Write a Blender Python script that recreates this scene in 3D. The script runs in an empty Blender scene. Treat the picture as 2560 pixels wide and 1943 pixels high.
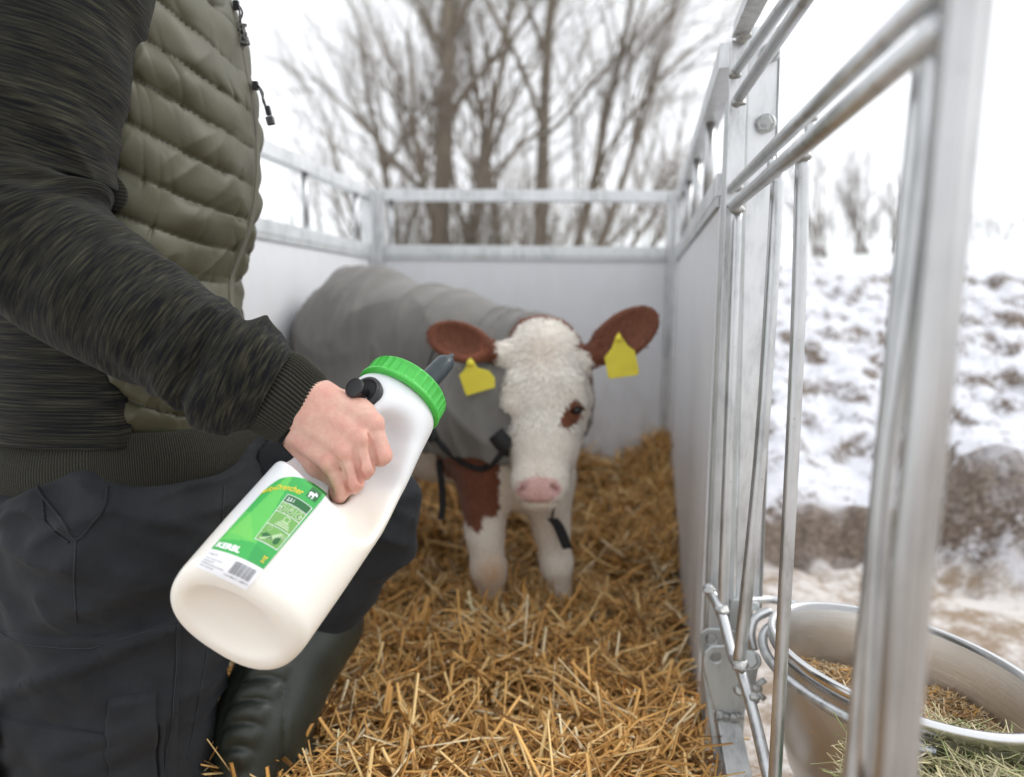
import bpy, math, random
import numpy as np
from mathutils import Vector, Matrix
from mathutils.bvhtree import BVHTree
random.seed(7); RNG = np.random.default_rng(11)
S = bpy.context.scene; COL = S.collection
rad = math.radians
# ------------------------------------------------------------------ camera
FPX, CX, CY = 1707.0, 1280.0, 971.5
CAMZ = 0.75; PITCH = math.atan(211.5 / FPX); ROLL = 0.010
cd = bpy.data.cameras.new('camera'); cam = bpy.data.objects.new('camera', cd); COL.objects.link(cam)
cd.sensor_width = 36; cd.lens = 36 * FPX / 2560; cd.clip_start = 0.02; cd.clip_end = 900
RM = Matrix.Rotation(math.pi / 2 - PITCH, 4, 'X') @ Matrix.Rotation(ROLL, 4, 'Z')
cam.matrix_world = Matrix.Translation((0, 0, CAMZ)) @ RM
cd.dof.use_dof = True; cd.dof.focus_distance = 0.90; cd.dof.aperture_fstop = 2.1
S.camera = cam
R3 = np.array(RM.to_3x3()); C0 = np.array([0, 0, CAMZ])
def P(px, py, Y):
    d = R3 @ np.array([(px - CX) / FPX, -(py - CY) / FPX, -1.0])
    return C0 + d * (Y / d[1])
def PD(px, py, Y):           # same with the coordinates of a half-way sized view (2212 px wide)
    return P(px * 1.15732, py * 1.15732, Y)
def RAY(px, py):
    d = R3 @ np.array([(px - CX) / FPX, -(py - CY) / FPX, -1.0]); return d / np.linalg.norm(d)
def PX(v):
    q = (np.asarray(v) - C0) @ R3
    return CX + FPX * q[..., 0] / -q[..., 2], CY - FPX * q[..., 1] / -q[..., 2]
# ------------------------------------------------------------------ world, sun
SUN_E, SUN_A = 40, 75       # sun behind thin cloud, from the right
w = bpy.data.worlds.new('World'); S.world = w; w.use_nodes = True
nt = w.node_tree; nt.nodes.clear()
sky = nt.nodes.new('ShaderNodeTexSky'); sky.sky_type = 'NISHITA'; sky.sun_disc = False
sky.sun_elevation = rad(SUN_E); sky.sun_rotation = rad(SUN_A); sky.air_density = 1.0; sky.dust_density = 4.0
hs = nt.nodes.new('ShaderNodeHueSaturation'); hs.inputs['Saturation'].default_value = 0.12
mx = nt.nodes.new('ShaderNodeMix'); mx.data_type = 'RGBA'; mx.inputs[0].default_value = 0.78
mx.inputs[7].default_value = (11.6, 11.9, 12.4, 1)
bg = nt.nodes.new('ShaderNodeBackground'); bg.inputs[1].default_value = 0.112
wo = nt.nodes.new('ShaderNodeOutputWorld')
nt.links.new(sky.outputs[0], hs.inputs['Color']); nt.links.new(hs.outputs[0], mx.inputs[6])
nt.links.new(mx.outputs[2], bg.inputs[0]); nt.links.new(bg.outputs[0], wo.inputs[0])
sl = bpy.data.lights.new('sun', 'SUN'); sl.energy = 1.3; sl.angle = rad(22); sl.color = (1, .97, .93)
sun = bpy.data.objects.new('sun', sl); COL.objects.link(sun)
sun.rotation_euler = (rad(90 - SUN_E), 0, rad(180 - SUN_A))
S.view_settings.view_transform = 'Standard'; S.view_settings.look = 'None'
S.view_settings.exposure = 0.35; S.view_settings.gamma = 1.0
S.cycles.use_denoising = True
S.cycles.max_bounces = 8; S.cycles.transparent_max_bounces = 6
# ------------------------------------------------------------------ helpers
def tag(o, label=None, cat=None, group=None, kind=None):
    if label: o['label'] = label
    if cat: o['category'] = cat
    if group: o['group'] = group
    if kind: o['kind'] = kind
    return o
def empty(name, loc, label=None, cat=None, group=None):
    o = bpy.data.objects.new(name, None); COL.objects.link(o); o.location = Vector(loc); o.empty_display_size = .05
    bpy.context.view_layer.update()
    return tag(o, label, cat, group)
def obj(name, V, Fc, mat=None, parent=None, smooth=True):
    me = bpy.data.meshes.new(name)
    V = np.asarray(V, dtype=np.float64).reshape(-1, 3)
    if isinstance(Fc, np.ndarray):
        n, k = Fc.shape
        me.vertices.add(len(V)); me.vertices.foreach_set('co', V.astype(np.float32).ravel())
        me.loops.add(n * k); me.loops.foreach_set('vertex_index', Fc.astype(np.int32).ravel())
        me.polygons.add(n); me.polygons.foreach_set('loop_start', np.arange(0, n * k, k, dtype=np.int32))
        me.update(calc_edges=True); me.validate()
    else:
        me.from_pydata([tuple(v) for v in V], [], Fc)
    if smooth: me.shade_smooth()
    o = bpy.data.objects.new(name, me); COL.objects.link(o)
    if mat: me.materials.append(mat)
    if parent:
        o.parent = parent
        loc = Vector((0, 0, 0)); q = parent
        while q is not None: loc += q.location; q = q.parent
        me.transform(Matrix.Translation(-loc))
    return o
def bevel(o, wd=.0015, seg=2):
    m = o.modifiers.new('bevel', 'BEVEL'); m.width = wd; m.segments = seg; m.limit_method = 'ANGLE'
    return o
class MB:
    def __init__(s): s.v = []; s.f = []; s.n = 0
    def add(s, V, Fc):
        V = np.asarray(V).reshape(-1, 3); s.v.append(V); s.f += [tuple(int(i) + s.n for i in q) for q in Fc]; s.n += len(V); return s
    def build(s, name, mat, parent=None, smooth=True): return obj(name, np.concatenate(s.v), s.f, mat, parent, smooth)
def nrm(v): v = np.asarray(v, float); return v / (np.linalg.norm(v) + 1e-12)
def frames(path):
    path = np.asarray(path, float); T = np.gradient(path, axis=0); T /= np.linalg.norm(T, axis=1)[:, None] + 1e-12
    a = np.array([0, 0, 1.]) if abs(T[0][2]) < .9 else np.array([0, 1., 0])
    N = [nrm(np.cross(np.cross(T[0], a), T[0]))]
    for i in range(1, len(path)):
        v = N[-1] - T[i] * np.dot(N[-1], T[i]); N.append(nrm(v))
    N = np.array(N); B = np.cross(T, N); return T, N, B
def tube(path, r, n=12, cap=True):
    path = np.asarray(path, float); m = len(path); r = np.broadcast_to(np.asarray(r, float), (m,))
    T, N, B = frames(path); a = np.linspace(0, 2 * np.pi, n, endpoint=False)
    V = path[:, None] + r[:, None, None] * (np.cos(a)[None, :, None] * N[:, None] + np.sin(a)[None, :, None] * B[:, None])
    F_ = []
    for i in range(m - 1):
        for j in range(n):
            k = (j + 1) % n; F_.append((i * n + j, i * n + k, (i + 1) * n + k, (i + 1) * n + j))
    if cap: F_.append(tuple(range(n))[::-1]); F_.append(tuple((m - 1) * n + j for j in range(n)))
    return V.reshape(-1, 3), F_
def smoothpath(pts, n, closed=False):
    pts = np.asarray(pts, float); m = len(pts); out = []
    segs = m if closed else m - 1
    for t in np.linspace(0, segs, n, endpoint=not closed):
        i = min(int(t), segs - 1); f = t - i
        g = (lambda k: pts[k % m]) if closed else (lambda k: pts[min(max(k, 0), m - 1)])
        p0, p1, p2, p3 = g(i - 1), g(i), g(i + 1), g(i + 2)
        out.append(.5 * ((2 * p1) + (-p0 + p2) * f + (2 * p0 - 5 * p1 + 4 * p2 - p3) * f * f + (-p0 + 3 * p1 - 3 * p2 + p3) * f ** 3))
    return np.array(out)
def bar(A, B, wd, ht, up=(0, 0, 1)):
    A = np.asarray(A, float); B = np.asarray(B, float); t = nrm(B - A); up = np.asarray(up, float)
    s = nrm(np.cross(t, up)); u = np.cross(s, t); V = []
    for p in (A, B):
        for a, b in ((-1, -1), (1, -1), (1, 1), (-1, 1)): V.append(p + s * a * wd / 2 + u * b * ht / 2)
    return V, [(0, 1, 2, 3), (7, 6, 5, 4), (0, 4, 5, 1), (1, 5, 6, 2), (2, 6, 7, 3), (3, 7, 4, 0)]
def grid_faces(nu, nv, closed_v=False):
    i = np.arange(nu - 1)[:, None]; j = np.arange(nv if closed_v else nv - 1)[None]
    k = (j + 1) % nv
    return np.stack([i * nv + j, i * nv + k, (i + 1) * nv + k, (i + 1) * nv + j], -1).reshape(-1, 4)
def setuv(o, U, Vv):
    me = o.data; uv = me.uv_layers.new(name='UVMap'); idx = np.empty(len(me.loops), np.int32); me.loops.foreach_get('vertex_index', idx)
    a = np.stack([np.asarray(U).ravel()[idx], np.asarray(Vv).ravel()[idx]], -1).astype(np.float32); uv.data.foreach_set('uv', a.ravel())
def attr(o, name, val):
    a = o.data.attributes.new(name, 'FLOAT', 'POINT'); a.data.foreach_set('value', np.asarray(val, np.float32).ravel())
def attrc(o, name, val):
    a = o.data.attributes.new(name, 'FLOAT_COLOR', 'POINT'); v = np.ones((len(val), 4), np.float32); v[:, :3] = val; a.data.foreach_set('color', v.ravel())
def hsh(ix, iy, iz, seed):
    n = (ix.astype(np.int64) * 374761393 + iy.astype(np.int64) * 668265263 + iz.astype(np.int64) * 2147483647 + seed * 974711) & 0x7fffffff
    n = ((n ^ (n >> 13)) * 1274126177) & 0x7fffffff
    return ((n ^ (n >> 16)) & 0xffff) / 65535.0
def noise(p, seed=0):
    p = np.asarray(p, float); i = np.floor(p).astype(np.int64); f = p - i; f = f * f * (3 - 2 * f); r = 0
    for dx in (0, 1):
        for dy in (0, 1):
            for dz in (0, 1):
                wgt = (f[..., 0] if dx else 1 - f[..., 0]) * (f[..., 1] if dy else 1 - f[..., 1]) * (f[..., 2] if dz else 1 - f[..., 2])
                r = r + wgt * hsh(i[..., 0] + dx, i[..., 1] + dy, i[..., 2] + dz, seed)
    return r * 2 - 1
def n3(x, y, z=0., seed=0): x, y, z = np.broadcast_arrays(x, y, z); return noise(np.stack([x, y, z], -1), seed)
def sstep(a, b, x): t = np.clip((x - a) / (b - a), 0, 1); return t * t * (3 - 2 * t)
# ---- implicit surfaces meshed with surface nets on a graded grid
class Field:
    def __init__(s, xs, ys, zs): s.ax = [np.asarray(a, float) for a in (xs, ys, zs)]; s.V = np.full([len(a) for a in s.ax], .08)
    def _box(s, lo, hi):
        sl = [slice(max(np.searchsorted(a, l) - 1, 0), min(np.searchsorted(a, h) + 1, len(a))) for a, l, h in zip(s.ax, lo, hi)]
        g = np.stack(np.meshgrid(*[a[q] for a, q in zip(s.ax, sl)], indexing='ij'), -1); return tuple(sl), g
    def comb(s, sl, d, k, op):
        v = s.V[sl]
        if op == 'sub':
            d = -d; h = np.maximum(k - np.abs(v - d), 0) / k; s.V[sl] = np.maximum(v, d) + h * h * k / 4
        else:
            h = np.maximum(k - np.abs(v - d), 0) / k; s.V[sl] = np.minimum(v, d) - h * h * k / 4
    def cone(s, a, b, ra, rb, k=.01, op='add'):
        a = np.asarray(a, float); b = np.asarray(b, float); m = max(ra, rb) + .06 + k
        sl, g = s._box(np.minimum(a, b) - m, np.maximum(a, b) + m)
        if 0 in g.shape: return s
        ab = b - a; t = np.clip(((g - a) @ ab) / (ab @ ab + 1e-12), 0, 1)
        d = np.linalg.norm(g - a - t[..., None] * ab, axis=-1) - (ra + (rb - ra) * t); s.comb(sl, d, k, op); return s
    def ell(s, c, axes, radii, k=.01, op='add'):
        c = np.asarray(c, float); A = np.array([nrm(x) for x in axes]); r = np.asarray(radii, float); m = r.max() + .06 + k
        sl, g = s._box(c - m, c + m)
        if 0 in g.shape: return s
        q = (g - c) @ A.T; k0 = np.linalg.norm(q / r, axis=-1); k1 = np.linalg.norm(q / (r * r), axis=-1) + 1e-9
        s.comb(sl, k0 * (k0 - 1) / k1, k, op); return s
    def mesh(s):
        V = s.V; nx, ny, nz = V.shape; ins = V < 0
        c = [slice(None, -1), slice(1, None)]; cnt = np.zeros((nx - 1, ny - 1, nz - 1), np.int8)
        for a in c:
            for b in c:
                for d in c: cnt += ins[a, b, d]
        mask = (cnt > 0) & (cnt < 8); idx = np.full(mask.shape, -1, np.int64); I = np.argwhere(mask); idx[mask] = np.arange(len(I))
        acc = np.zeros((len(I), 3)); num = np.zeros(len(I))
        for ax in range(3):
            o1, o2 = [q for q in range(3) if q != ax]
            for p in (0, 1):
                for q in (0, 1):
                    a = I.copy(); a[:, o1] += p; a[:, o2] += q; b = a.copy(); b[:, ax] += 1
                    va = V[tuple(a.T)]; vb = V[tuple(b.T)]; m = (va < 0) != (vb < 0); t = np.where(m, va / np.where(m, va - vb, 1), 0)
                    pa = np.stack([s.ax[z][a[:, z]] for z in range(3)], -1); pb = np.stack([s.ax[z][b[:, z]] for z in range(3)], -1)
                    acc += np.where(m[:, None], pa + (pb - pa) * t[:, None], 0); num += m
        vert = acc / np.maximum(num, 1)[:, None]; faces = []
        for ax in range(3):
            o1, o2 = [(1, 2), (2, 0), (0, 1)][ax]
            sa = [slice(1, -1)] * 3; sb = [slice(1, -1)] * 3; sa[ax] = slice(0, -1); sb[ax] = slice(1, None)
            A = ins[tuple(sa)]; Bv = ins[tuple(sb)]; e = np.argwhere(A != Bv)
            if not len(e): continue
            flip = A[tuple(e.T)]; base = e.copy(); base[:, o1] += 1; base[:, o2] += 1
            q = []
            for p1, p2 in ((-1, -1), (0, -1), (0, 0), (-1, 0)):
                d = base.copy(); d[:, o1] += p1; d[:, o2] += p2; q.append(idx[tuple(d.T)])
            q = np.stack(q, -1); q[~flip] = q[~flip][:, ::-1]; faces.append(q)
        return vert, np.concatenate(faces)
def relax(V, Fc, it=3, lam=.5):
    n = len(V); e = np.concatenate([Fc[:, [0, 1]], Fc[:, [1, 2]], Fc[:, [2, 3]], Fc[:, [3, 0]]]); e = np.concatenate([e, e[:, ::-1]])
    deg = np.bincount(e[:, 0], minlength=n)[:, None] + 1e-9
    for _ in range(it):
        s = np.stack([np.bincount(e[:, 0], weights=V[e[:, 1], k], minlength=n) for k in range(3)], -1) / deg
        V = V + lam * (s - V)
    return V
def axis(lo, hi, fine, h, H):
    out = [lo]
    while out[-1] < hi: out.append(out[-1] + (h if any(a - 1e-6 <= out[-1] <= b for a, b in fine) else H))
    return np.array(out)
def bvh(o): 
    me = o.data; M = o.matrix_world
    loc = Vector((0, 0, 0)); q = o
    while q is not None: loc += q.location; q = q.parent
    return BVHTree.FromPolygons([tuple(v.co + loc) for v in me.vertices], [tuple(p.vertices) for p in me.polygons])
# ------------------------------------------------------------------ materials
class NT:
    def __init__(s, name):
        s.m = bpy.data.materials.new(name); s.m.use_nodes = True; s.t = s.m.node_tree; s.t.nodes.clear()
        s.out = s.n('ShaderNodeOutputMaterial'); s.b = s.n('ShaderNodeBsdfPrincipled'); s.l(s.b.outputs[0], s.out.inputs[0])
    def n(s, t, **k):
        q = s.t.nodes.new(t)
        for a, v in k.items(): setattr(q, a, v)
        return q
    def l(s, a, b): s.t.links.new(a, b)
    def set(s, **k):
        for a, v in k.items():
            a = a.replace('_', ' '); i = s.b.inputs[a]
            if hasattr(v, 'is_output') or isinstance(v, bpy.types.NodeSocket): s.l(v, i)
            else: i.default_value = v if not isinstance(v, tuple) or len(v) != 3 or a == 'Subsurface Radius' else (*v, 1)
        return s
    def coord(s, kind='Object', scale=(1, 1, 1), rot=(0, 0, 0)):
        c = s.n('ShaderNodeTexCoord'); m = s.n('ShaderNodeMapping'); m.inputs['Scale'].default_value = scale; m.inputs['Rotation'].default_value = rot
        s.l(c.outputs[kind], m.inputs[0]); return m.outputs[0]
    def noise(s, vec, scale, detail=4, rough=.55, dist=0):
        q = s.n('ShaderNodeTexNoise'); q.inputs['Scale'].default_value = scale; q.inputs['Detail'].default_value = detail
        q.inputs['Roughness'].default_value = rough; q.inputs['Distortion'].default_value = dist
        if vec is not None: s.l(vec, q.inputs['Vector'])
        return q.outputs[0]
    def ramp(s, fac, stops, interp='LINEAR'):
        q = s.n('ShaderNodeValToRGB'); q.color_ramp.interpolation = interp; e = q.color_ramp.elements
        while len(e) < len(stops): e.new(.5)
        for i, (p, c) in enumerate(stops): e[i].position = p; e[i].color = (*c, 1) if len(c) == 3 else c
        s.l(fac, q.inputs[0]); return q.outputs[0]
    def mix(s, fac, a, b, mode='MIX'):
        q = s.n('ShaderNodeMix', data_type='RGBA', blend_type=mode)
        for i, v in ((0, fac), (6, a), (7, b)):
            if isinstance(v, bpy.types.NodeSocket): s.l(v, q.inputs[i])
            else: q.inputs[i].default_value = v if i == 0 else (*v, 1)
        return q.outputs[2]
    def math(s, op, a, b=0.):
        q = s.n('ShaderNodeMath', operation=op)
        for i, v in ((0, a), (1, b)):
            if isinstance(v, bpy.types.NodeSocket): s.l(v, q.inputs[i])
            else: q.inputs[i].default_value = v
        return q.outputs[0]
    def attr(s, name, out='Fac'): q = s.n('ShaderNodeAttribute', attribute_name=name); return q.outputs[out]
    def bump(s, h, strength=.3, dist=.002, prev=None):
        q = s.n('ShaderNodeBump'); q.inputs['Strength'].default_value = strength; q.inputs['Distance'].default_value = dist
        s.l(h, q.inputs['Height'])
        if prev is not None: s.l(prev, q.inputs['Normal'])
        s.l(q.outputs[0], s.b.inputs['Normal']); return q.outputs[0]
def m_galv(name, base=.62, rough=.42, metal=.75, tint=(1, 1.02, 1.03), streak=(1, 1, .25)):
    k = NT(name); v = k.coord('Object'); a = k.noise(k.coord('Object', streak), 60, 6, .7); b = k.noise(v, 9, 3); c = k.noise(v, 420, 2)
    f = k.math('ADD', k.math('MULTIPLY', a, .6), k.math('MULTIPLY', b, .4))
    col = k.ramp(f, [(.3, tuple(base * .58 * t for t in tint)), (.5, tuple(base * t for t in tint)), (.7, tuple(base * 1.18 * t for t in tint))])
    spots = k.ramp(k.noise(v, 160, 2, .8), [(.27, (1, 1, 1)), (.30, (0, 0, 0))]); col = k.mix(k.math('MULTIPLY', spots, .45), col, (.16, .15, .13))
    k.set(Base_Color=col, Metallic=metal, Roughness=k.ramp(a, [(.3, (rough * .75,) * 3), (.7, (rough * 1.3,) * 3)]))
    k.bump(k.math('ADD', a, k.math('MULTIPLY', c, .4)), .25, .0008); return k.m
def m_plain(name, col, rough=.5, metal=0, nz=0, scale=60, bump=.1, dist=.001, **kw):
    k = NT(name); v = k.coord('Object'); a = k.noise(v, scale, 5)
    c = k.ramp(a, [(.3, tuple(x * (1 - nz) for x in col)), (.7, tuple(min(x * (1 + nz), 1) for x in col))]) if nz else col
    k.set(Base_Color=c, Roughness=rough, Metallic=metal, **kw)
    if bump: k.bump(a, bump, dist)
    return k.m
M = {}
M['galv'] = m_galv('galvanised_steel')
M['galv_rod'] = m_galv('galvanised_rod', .55, .36, .9)
M['galv_dull'] = m_galv('dull_galvanised', .50, .5, .6, (1, 1.04, 1.03))
M['weld'] = m_plain('weld_bead', (.42, .42, .41), .35, .9, .3, 500, .8, .002)
k_ = NT('white_panel'); o_ = k_.coord('Object'); sp_ = k_.n('ShaderNodeSeparateXYZ'); k_.l(o_, sp_.inputs[0])
st_ = k_.math('MULTIPLY', k_.ramp(k_.noise(k_.coord('Object', (1, 1, .35)), 14, 7, .75), [(.46, (0, 0, 0)), (.70, (1, 1, 1))]), k_.ramp(sp_.outputs[2], [(.15, (1, 1, 1)), (.75, (.12, .12, .12))]))
scr_ = k_.ramp(k_.noise(k_.coord('Object', (2, 2, 30)), 6, 4, .8), [(.60, (0, 0, 0)), (.68, (1, 1, 1))])
c_ = k_.mix(k_.math('MULTIPLY', st_, .8), k_.ramp(k_.noise(o_, 3, 4), [(.3, (.63, .64, .665)), (.7, (.69, .70, .72))]), (.36, .30, .24)); c_ = k_.mix(k_.math('MULTIPLY', scr_, .07), c_, (.35, .36, .38))
k_.set(Base_Color=c_, Roughness=.38); k_.bump(k_.noise(o_, 4, 3), .05, .004); M['panel'] = k_.m
M['steel'] = (lambda k: (k.set(Base_Color=(.76, .745, .72), Metallic=1.0, Roughness=.36), k.bump(k.noise(k.coord('Object', (1, 1, 60)), 12, 4), .35, .0012), k.m)[-1])(NT('brushed_steel'))
M['steel_rim'] = m_plain('steel_rim', (.66, .66, .66), .22, 1.0, 0, 60, 0)
M['green'] = m_plain('green_plastic', (.07, .50, .07), .33, 0, .06, 200, .05, .0004, Subsurface_Weight=.1, Subsurface_Radius=(.2, 1, .2), Subsurface_Scale=.004)
M['green_bucket'] = m_plain('green_bucket_plastic', (.04, .36, .08), .35, 0, .1, 30)
M['black'] = m_plain('black_plastic', (.016, .016, .018), .38, 0, .1, 300, .05)
M['rubber'] = m_plain('grey_rubber', (.022, .034, .042), .34, 0, .15, 80, .05)
M['webbing'] = m_plain('black_webbing', (.012, .012, .013), .8, 0, .3, 600, .4)
M['yellow'] = m_plain('yellow_tag', (.72, .62, .045), .42, 0, .05, 30, .05, Subsurface_Weight=.15, Subsurface_Radius=(.01, .01, .002), Subsurface_Scale=.3)
# ================================================================== SETTING
def hill(x, y):
    z = -.2 + 0 * x
    z = z + np.clip(y - 8, 0, None) * .128 * sstep(8, 22, y) - .030 * np.clip(-x, 0, 60) * sstep(8, 40, y)
    # earth bank beside the pen
    edge = 2.44 + .05 * np.sin(x * 1.7) + .04 * np.sin(x * 4.3 + 1)
    t = sstep(0, 1, (y - edge) / (.07)) * .16 + sstep(0, 1, (y - edge) / 3.4) * 1.12
    m = sstep(.5, .8, x + .12 * (y - 3)) * (1 - sstep(7, 12, y))
    # a lower clod heap further right
    t2 = sstep(0, 1, (y - (2.12 + .12 * np.sin(x * 3))) / .55) * .38 * sstep(1.5, 1.95, x)
    return z + np.maximum(m * t, t2 * (1 - sstep(4, 6, y)))
def bankmask(x, y): return sstep(.5, .8, x + .12 * (y - 3)) * sstep(2.2, 2.34, y + .2 * sstep(1.35, 1.7, x)) * (1 - sstep(7.5, 12, y))
gx = np.concatenate([-np.geomspace(400, .8, 60)[:-1], np.arange(-.8, 5.0, .042), np.geomspace(5, 400, 50)])
gy = np.concatenate([np.linspace(-6, 1.2, 20), np.arange(1.25, 8, .042), np.geomspace(8.05, 600, 90)])
X, Y = np.meshgrid(gx, gy, indexing='ij'); Z = hill(X, Y); bm_ = bankmask(X, Y)
Z = Z + bm_ * (.05 * n3(X * 2.2, Y * 2.2, 0, 3) + .050 * n3(X * 6, Y * 6, 0, 4) + .035 * n3(X * 14, Y * 14, 0, 5) + .018 * n3(X * 27, Y * 27, 0, 6) + sstep(1.5, 1.8, X) * sstep(3, 2.6, Y) * (.05 * np.abs(n3(X * 9, Y * 9, 0, 90)) + .04 * np.abs(n3(X * 20, Y * 20, 0, 91)))) + .008 * n3(X * 9, Y * 9, 1, 7)
k = NT('ground_snow_and_earth'); ob = k.coord('Object'); geo = k.n('ShaderNodeNewGeometry'); sep = k.n('ShaderNodeSeparateXYZ'); k.l(geo.outputs['Normal'], sep.inputs[0])
n1 = k.noise(ob, 9, 9, .74); n2_ = k.noise(ob, 42, 6, .75); nb = k.noise(ob, .8, 4)
bank = k.attr('bank'); paved = k.attr('paved')
up = k.math('ADD', sep.outputs[2], k.math('MULTIPLY', k.math('SUBTRACT', n1, .5), 1.15)); up = k.math('ADD', up, k.math('MULTIPLY', k.math('SUBTRACT', n2_, .5), .8))
snowm = k.ramp(up, [(.69, (0, 0, 0)), (.87, (1, 1, 1))])
earth = k.ramp(n2_, [(.3, (.045, .032, .025)), (.5, (.15, .11, .082)), (.72, (.33, .26, .21))])
snow = k.ramp(n1, [(.3, (.66, .67, .73)), (.7, (.82, .83, .87))])
snowm = k.math('MULTIPLY', snowm, k.math('SUBTRACT', 1., k.math('MULTIPLY', k.attr('face'), k.ramp(n1, [(.38, (1, 1, 1)), (.60, (.88, .88, .88))]))))
bankc = k.mix(snowm, earth, snow)
grassn = k.ramp(k.noise(ob, 3.2, 7, .75), [(.50, (0, 0, 0)), (.70, (1, 1, 1))])
field = k.mix(k.math('MULTIPLY', grassn, .62), (.80, .82, .84), (.40, .50, .28))
pav = k.mix(k.ramp(k.noise(ob, 7, 8, .78), [(.42, (0, 0, 0)), (.56, (1, 1, 1))]), (.30, .22, .15), (.68, .64, .61))
c = k.mix(bank, field, bankc); c = k.mix(paved, c, pav)
k.set(Base_Color=c, Roughness=.75); k.bump(k.math('ADD', n1, n2_), .6, .03)
g = obj('ground', np.stack([X, Y, Z], -1).reshape(-1, 3), grid_faces(len(gx), len(gy)), k.m)
ed_ = 2.44 + .05 * np.sin(X * 1.7) + .04 * np.sin(X * 4.3 + 1); fc_ = sstep(-.10, -.02, Y - ed_) * sstep(.15, .05, Y - ed_ + .07 * n3(X * 5, Y * 5, 0, 77)) * sstep(.45, .7, X); fc_ = np.maximum(fc_, sstep(1.42, 1.75, X + .15 * n3(X * 4, Y * 4, 0, 78)) * (.55 + .45 * sstep(-.3, .2, n3(X * 16, Y * 16, 0, 80))) * sstep(2.0, 2.1, Y) * sstep(2.85, 2.55, Y + .25 * n3(X * 7, Y * 7, 0, 79)) * .85); attr(g, 'face', fc_); attr(g, 'bank', np.maximum(bm_, fc_)); attr(g, 'paved', (1 - sstep(2.35, 2.5, Y + .75 * sstep(1.5, 1.9, X))) * sstep(-3, -2, X) * 1.0); tag(g, kind='structure')

# ---- trees
def m_bark(name, c, snowamt=.62):
    k = NT(name); ob = k.coord('Object'); geo = k.n('ShaderNodeNewGeometry'); sep = k.n('ShaderNodeSeparateXYZ'); k.l(geo.outputs['Normal'], sep.inputs[0])
    a = k.noise(ob, 3, 5, .7); s_ = k.ramp(k.math('ADD', sep.outputs[2], k.math('MULTIPLY', k.math('SUBTRACT', a, .5), .8)), [(snowamt, (0, 0, 0)), (snowamt + .2, (1, 1, 1))])
    b = k.ramp(a, [(.3, tuple(x * .7 for x in c)), (.7, tuple(x * 1.25 for x in c))]); k.set(Base_Color=k.mix(s_, b, (.85, .86, .9)), Roughness=.9); return k.m
M['bark'] = m_bark('bark', (.185, .15, .112)); M['bark2'] = m_bark('grey_bark', (.26, .235, .215))
def branches(rng, p0, d0, L, r0, depth, out, spread=.5, up=.15, kids=(4, 7), droop=0.):
    n = 6 if depth < 2 else 4; pts = [np.array(p0)]; d = nrm(d0)
    for i in range(n):
        d = nrm(d + rng.normal(0, .035 if depth == 0 else .12, 3) + np.array([0, 0, up * .35 - droop * depth * .12])); pts.append(pts[-1] + d * L / n)
    rr = r0 * np.linspace(1, .28, n + 1); out.append((np.array(pts), rr, depth))
    if depth >= 4 or r0 < .0034: return
    for _ in range(rng.integers(*kids)):
        t = rng.uniform(.22, 1); i = min(int(t * n), n - 1); f = t * n - i; p = pts[i] * (1 - f) + pts[i + 1] * f
        dd = nrm(pts[i + 1] - pts[i]); q = nrm(np.cross(dd, rng.normal(size=3))); nd = nrm(dd + q * spread * rng.uniform(.7, 1.7) + np.array([0, 0, up]))
        branches(rng, p, nd, L * rng.uniform(.42, .66), rr[i] * rng.uniform(.36, .60), depth + 1, out, spread, up, kids, droop)
def tubes_fast(brs, nside=None):
    Vs, Fs, n0 = [], [], 0
    for pts, rr, dep in brs:
        n = nside or (8 if dep == 0 else 5 if dep == 1 else 3); m = len(pts); T, N, B = frames(pts); a = np.linspace(0, 2 * np.pi, n, endpoint=False)
        V = pts[:, None] + rr[:, None, None] * (np.cos(a)[None, :, None] * N[:, None] + np.sin(a)[None, :, None] * B[:, None]); Vs.append(V.reshape(-1, 3)); Fs.append(grid_faces(m, n, True) + n0); n0 += m * n
    return np.concatenate(Vs), np.concatenate(Fs)
def tree(loc, stems, label, mat, seed, name='bare_tree', group=None, kids=(5, 8), spread=.5, up=.12, cat='tree', droop=0.):
    rng = np.random.default_rng(seed); x, y = loc; z = float(hill(np.array(x), np.array(y))) - .1; root = empty(name, (x, y, z), label, cat, group); o = []
    for (dx, dy, dir_, L, r) in stems: branches(rng, (x + dx, y + dy, z), dir_, L, r, 0, o, spread, up, kids, droop)
    tr = [b for b in o if b[2] == 0]; cr = [b for b in o if b[2] > 0]
    V, Fc = tubes_fast(tr); obj('trunk', V, Fc, mat, root)
    V, Fc = tubes_fast(cr); obj('crown', V, Fc, mat, root); return root
def xat(px, Y): return (px * 1.15732 - CX) / FPX * Y
r_ = np.random.default_rng(5)
st = [(0, 0, (.0, 0, 1), 7.5, .21), (-.4, .4, (-.18, .1, 1), 5.5, .10), (.5, -.2, (.12, 0, 1), 6, .10), (-.6, .2, (-.30, -.1, 1), 4.2, .07), (.25, .8, (.2, .1, 1), 6, .09)]
tree((xat(938, 12), 12), st, 'tall bare multi stemmed tree with thick straight trunk, left of the pair behind the pen', M['bark'], 21, kids=(7, 10))
st = [(0, 0, (.0, 0, 1), 7, .17), (.2, .4, (.30, .1, 1), 6.5, .12), (-.5, -.2, (-.1, 0, 1), 6, .10), (.3, -.2, (.5, -.1, 1), 5, .11), (.3, .3, (.85, 0, 1), 3.9, .09), (-.9, 0, (-.2, .2, 1), 5, .08), (.4, .2, (.85, .1, .75), 3.4, .07)]
tree((xat(1160, 12.5), 12.5), st, 'wide bare snow dusted tree with boughs reaching right, right of the pair behind the pen', M['bark'], 33, kids=(7, 10), droop=.1)
st = [(0, 0, (-.03, 0, 1), 3.6, .055), (.3, .3, (.15, 0, 1), 2.8, .035)]
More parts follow.
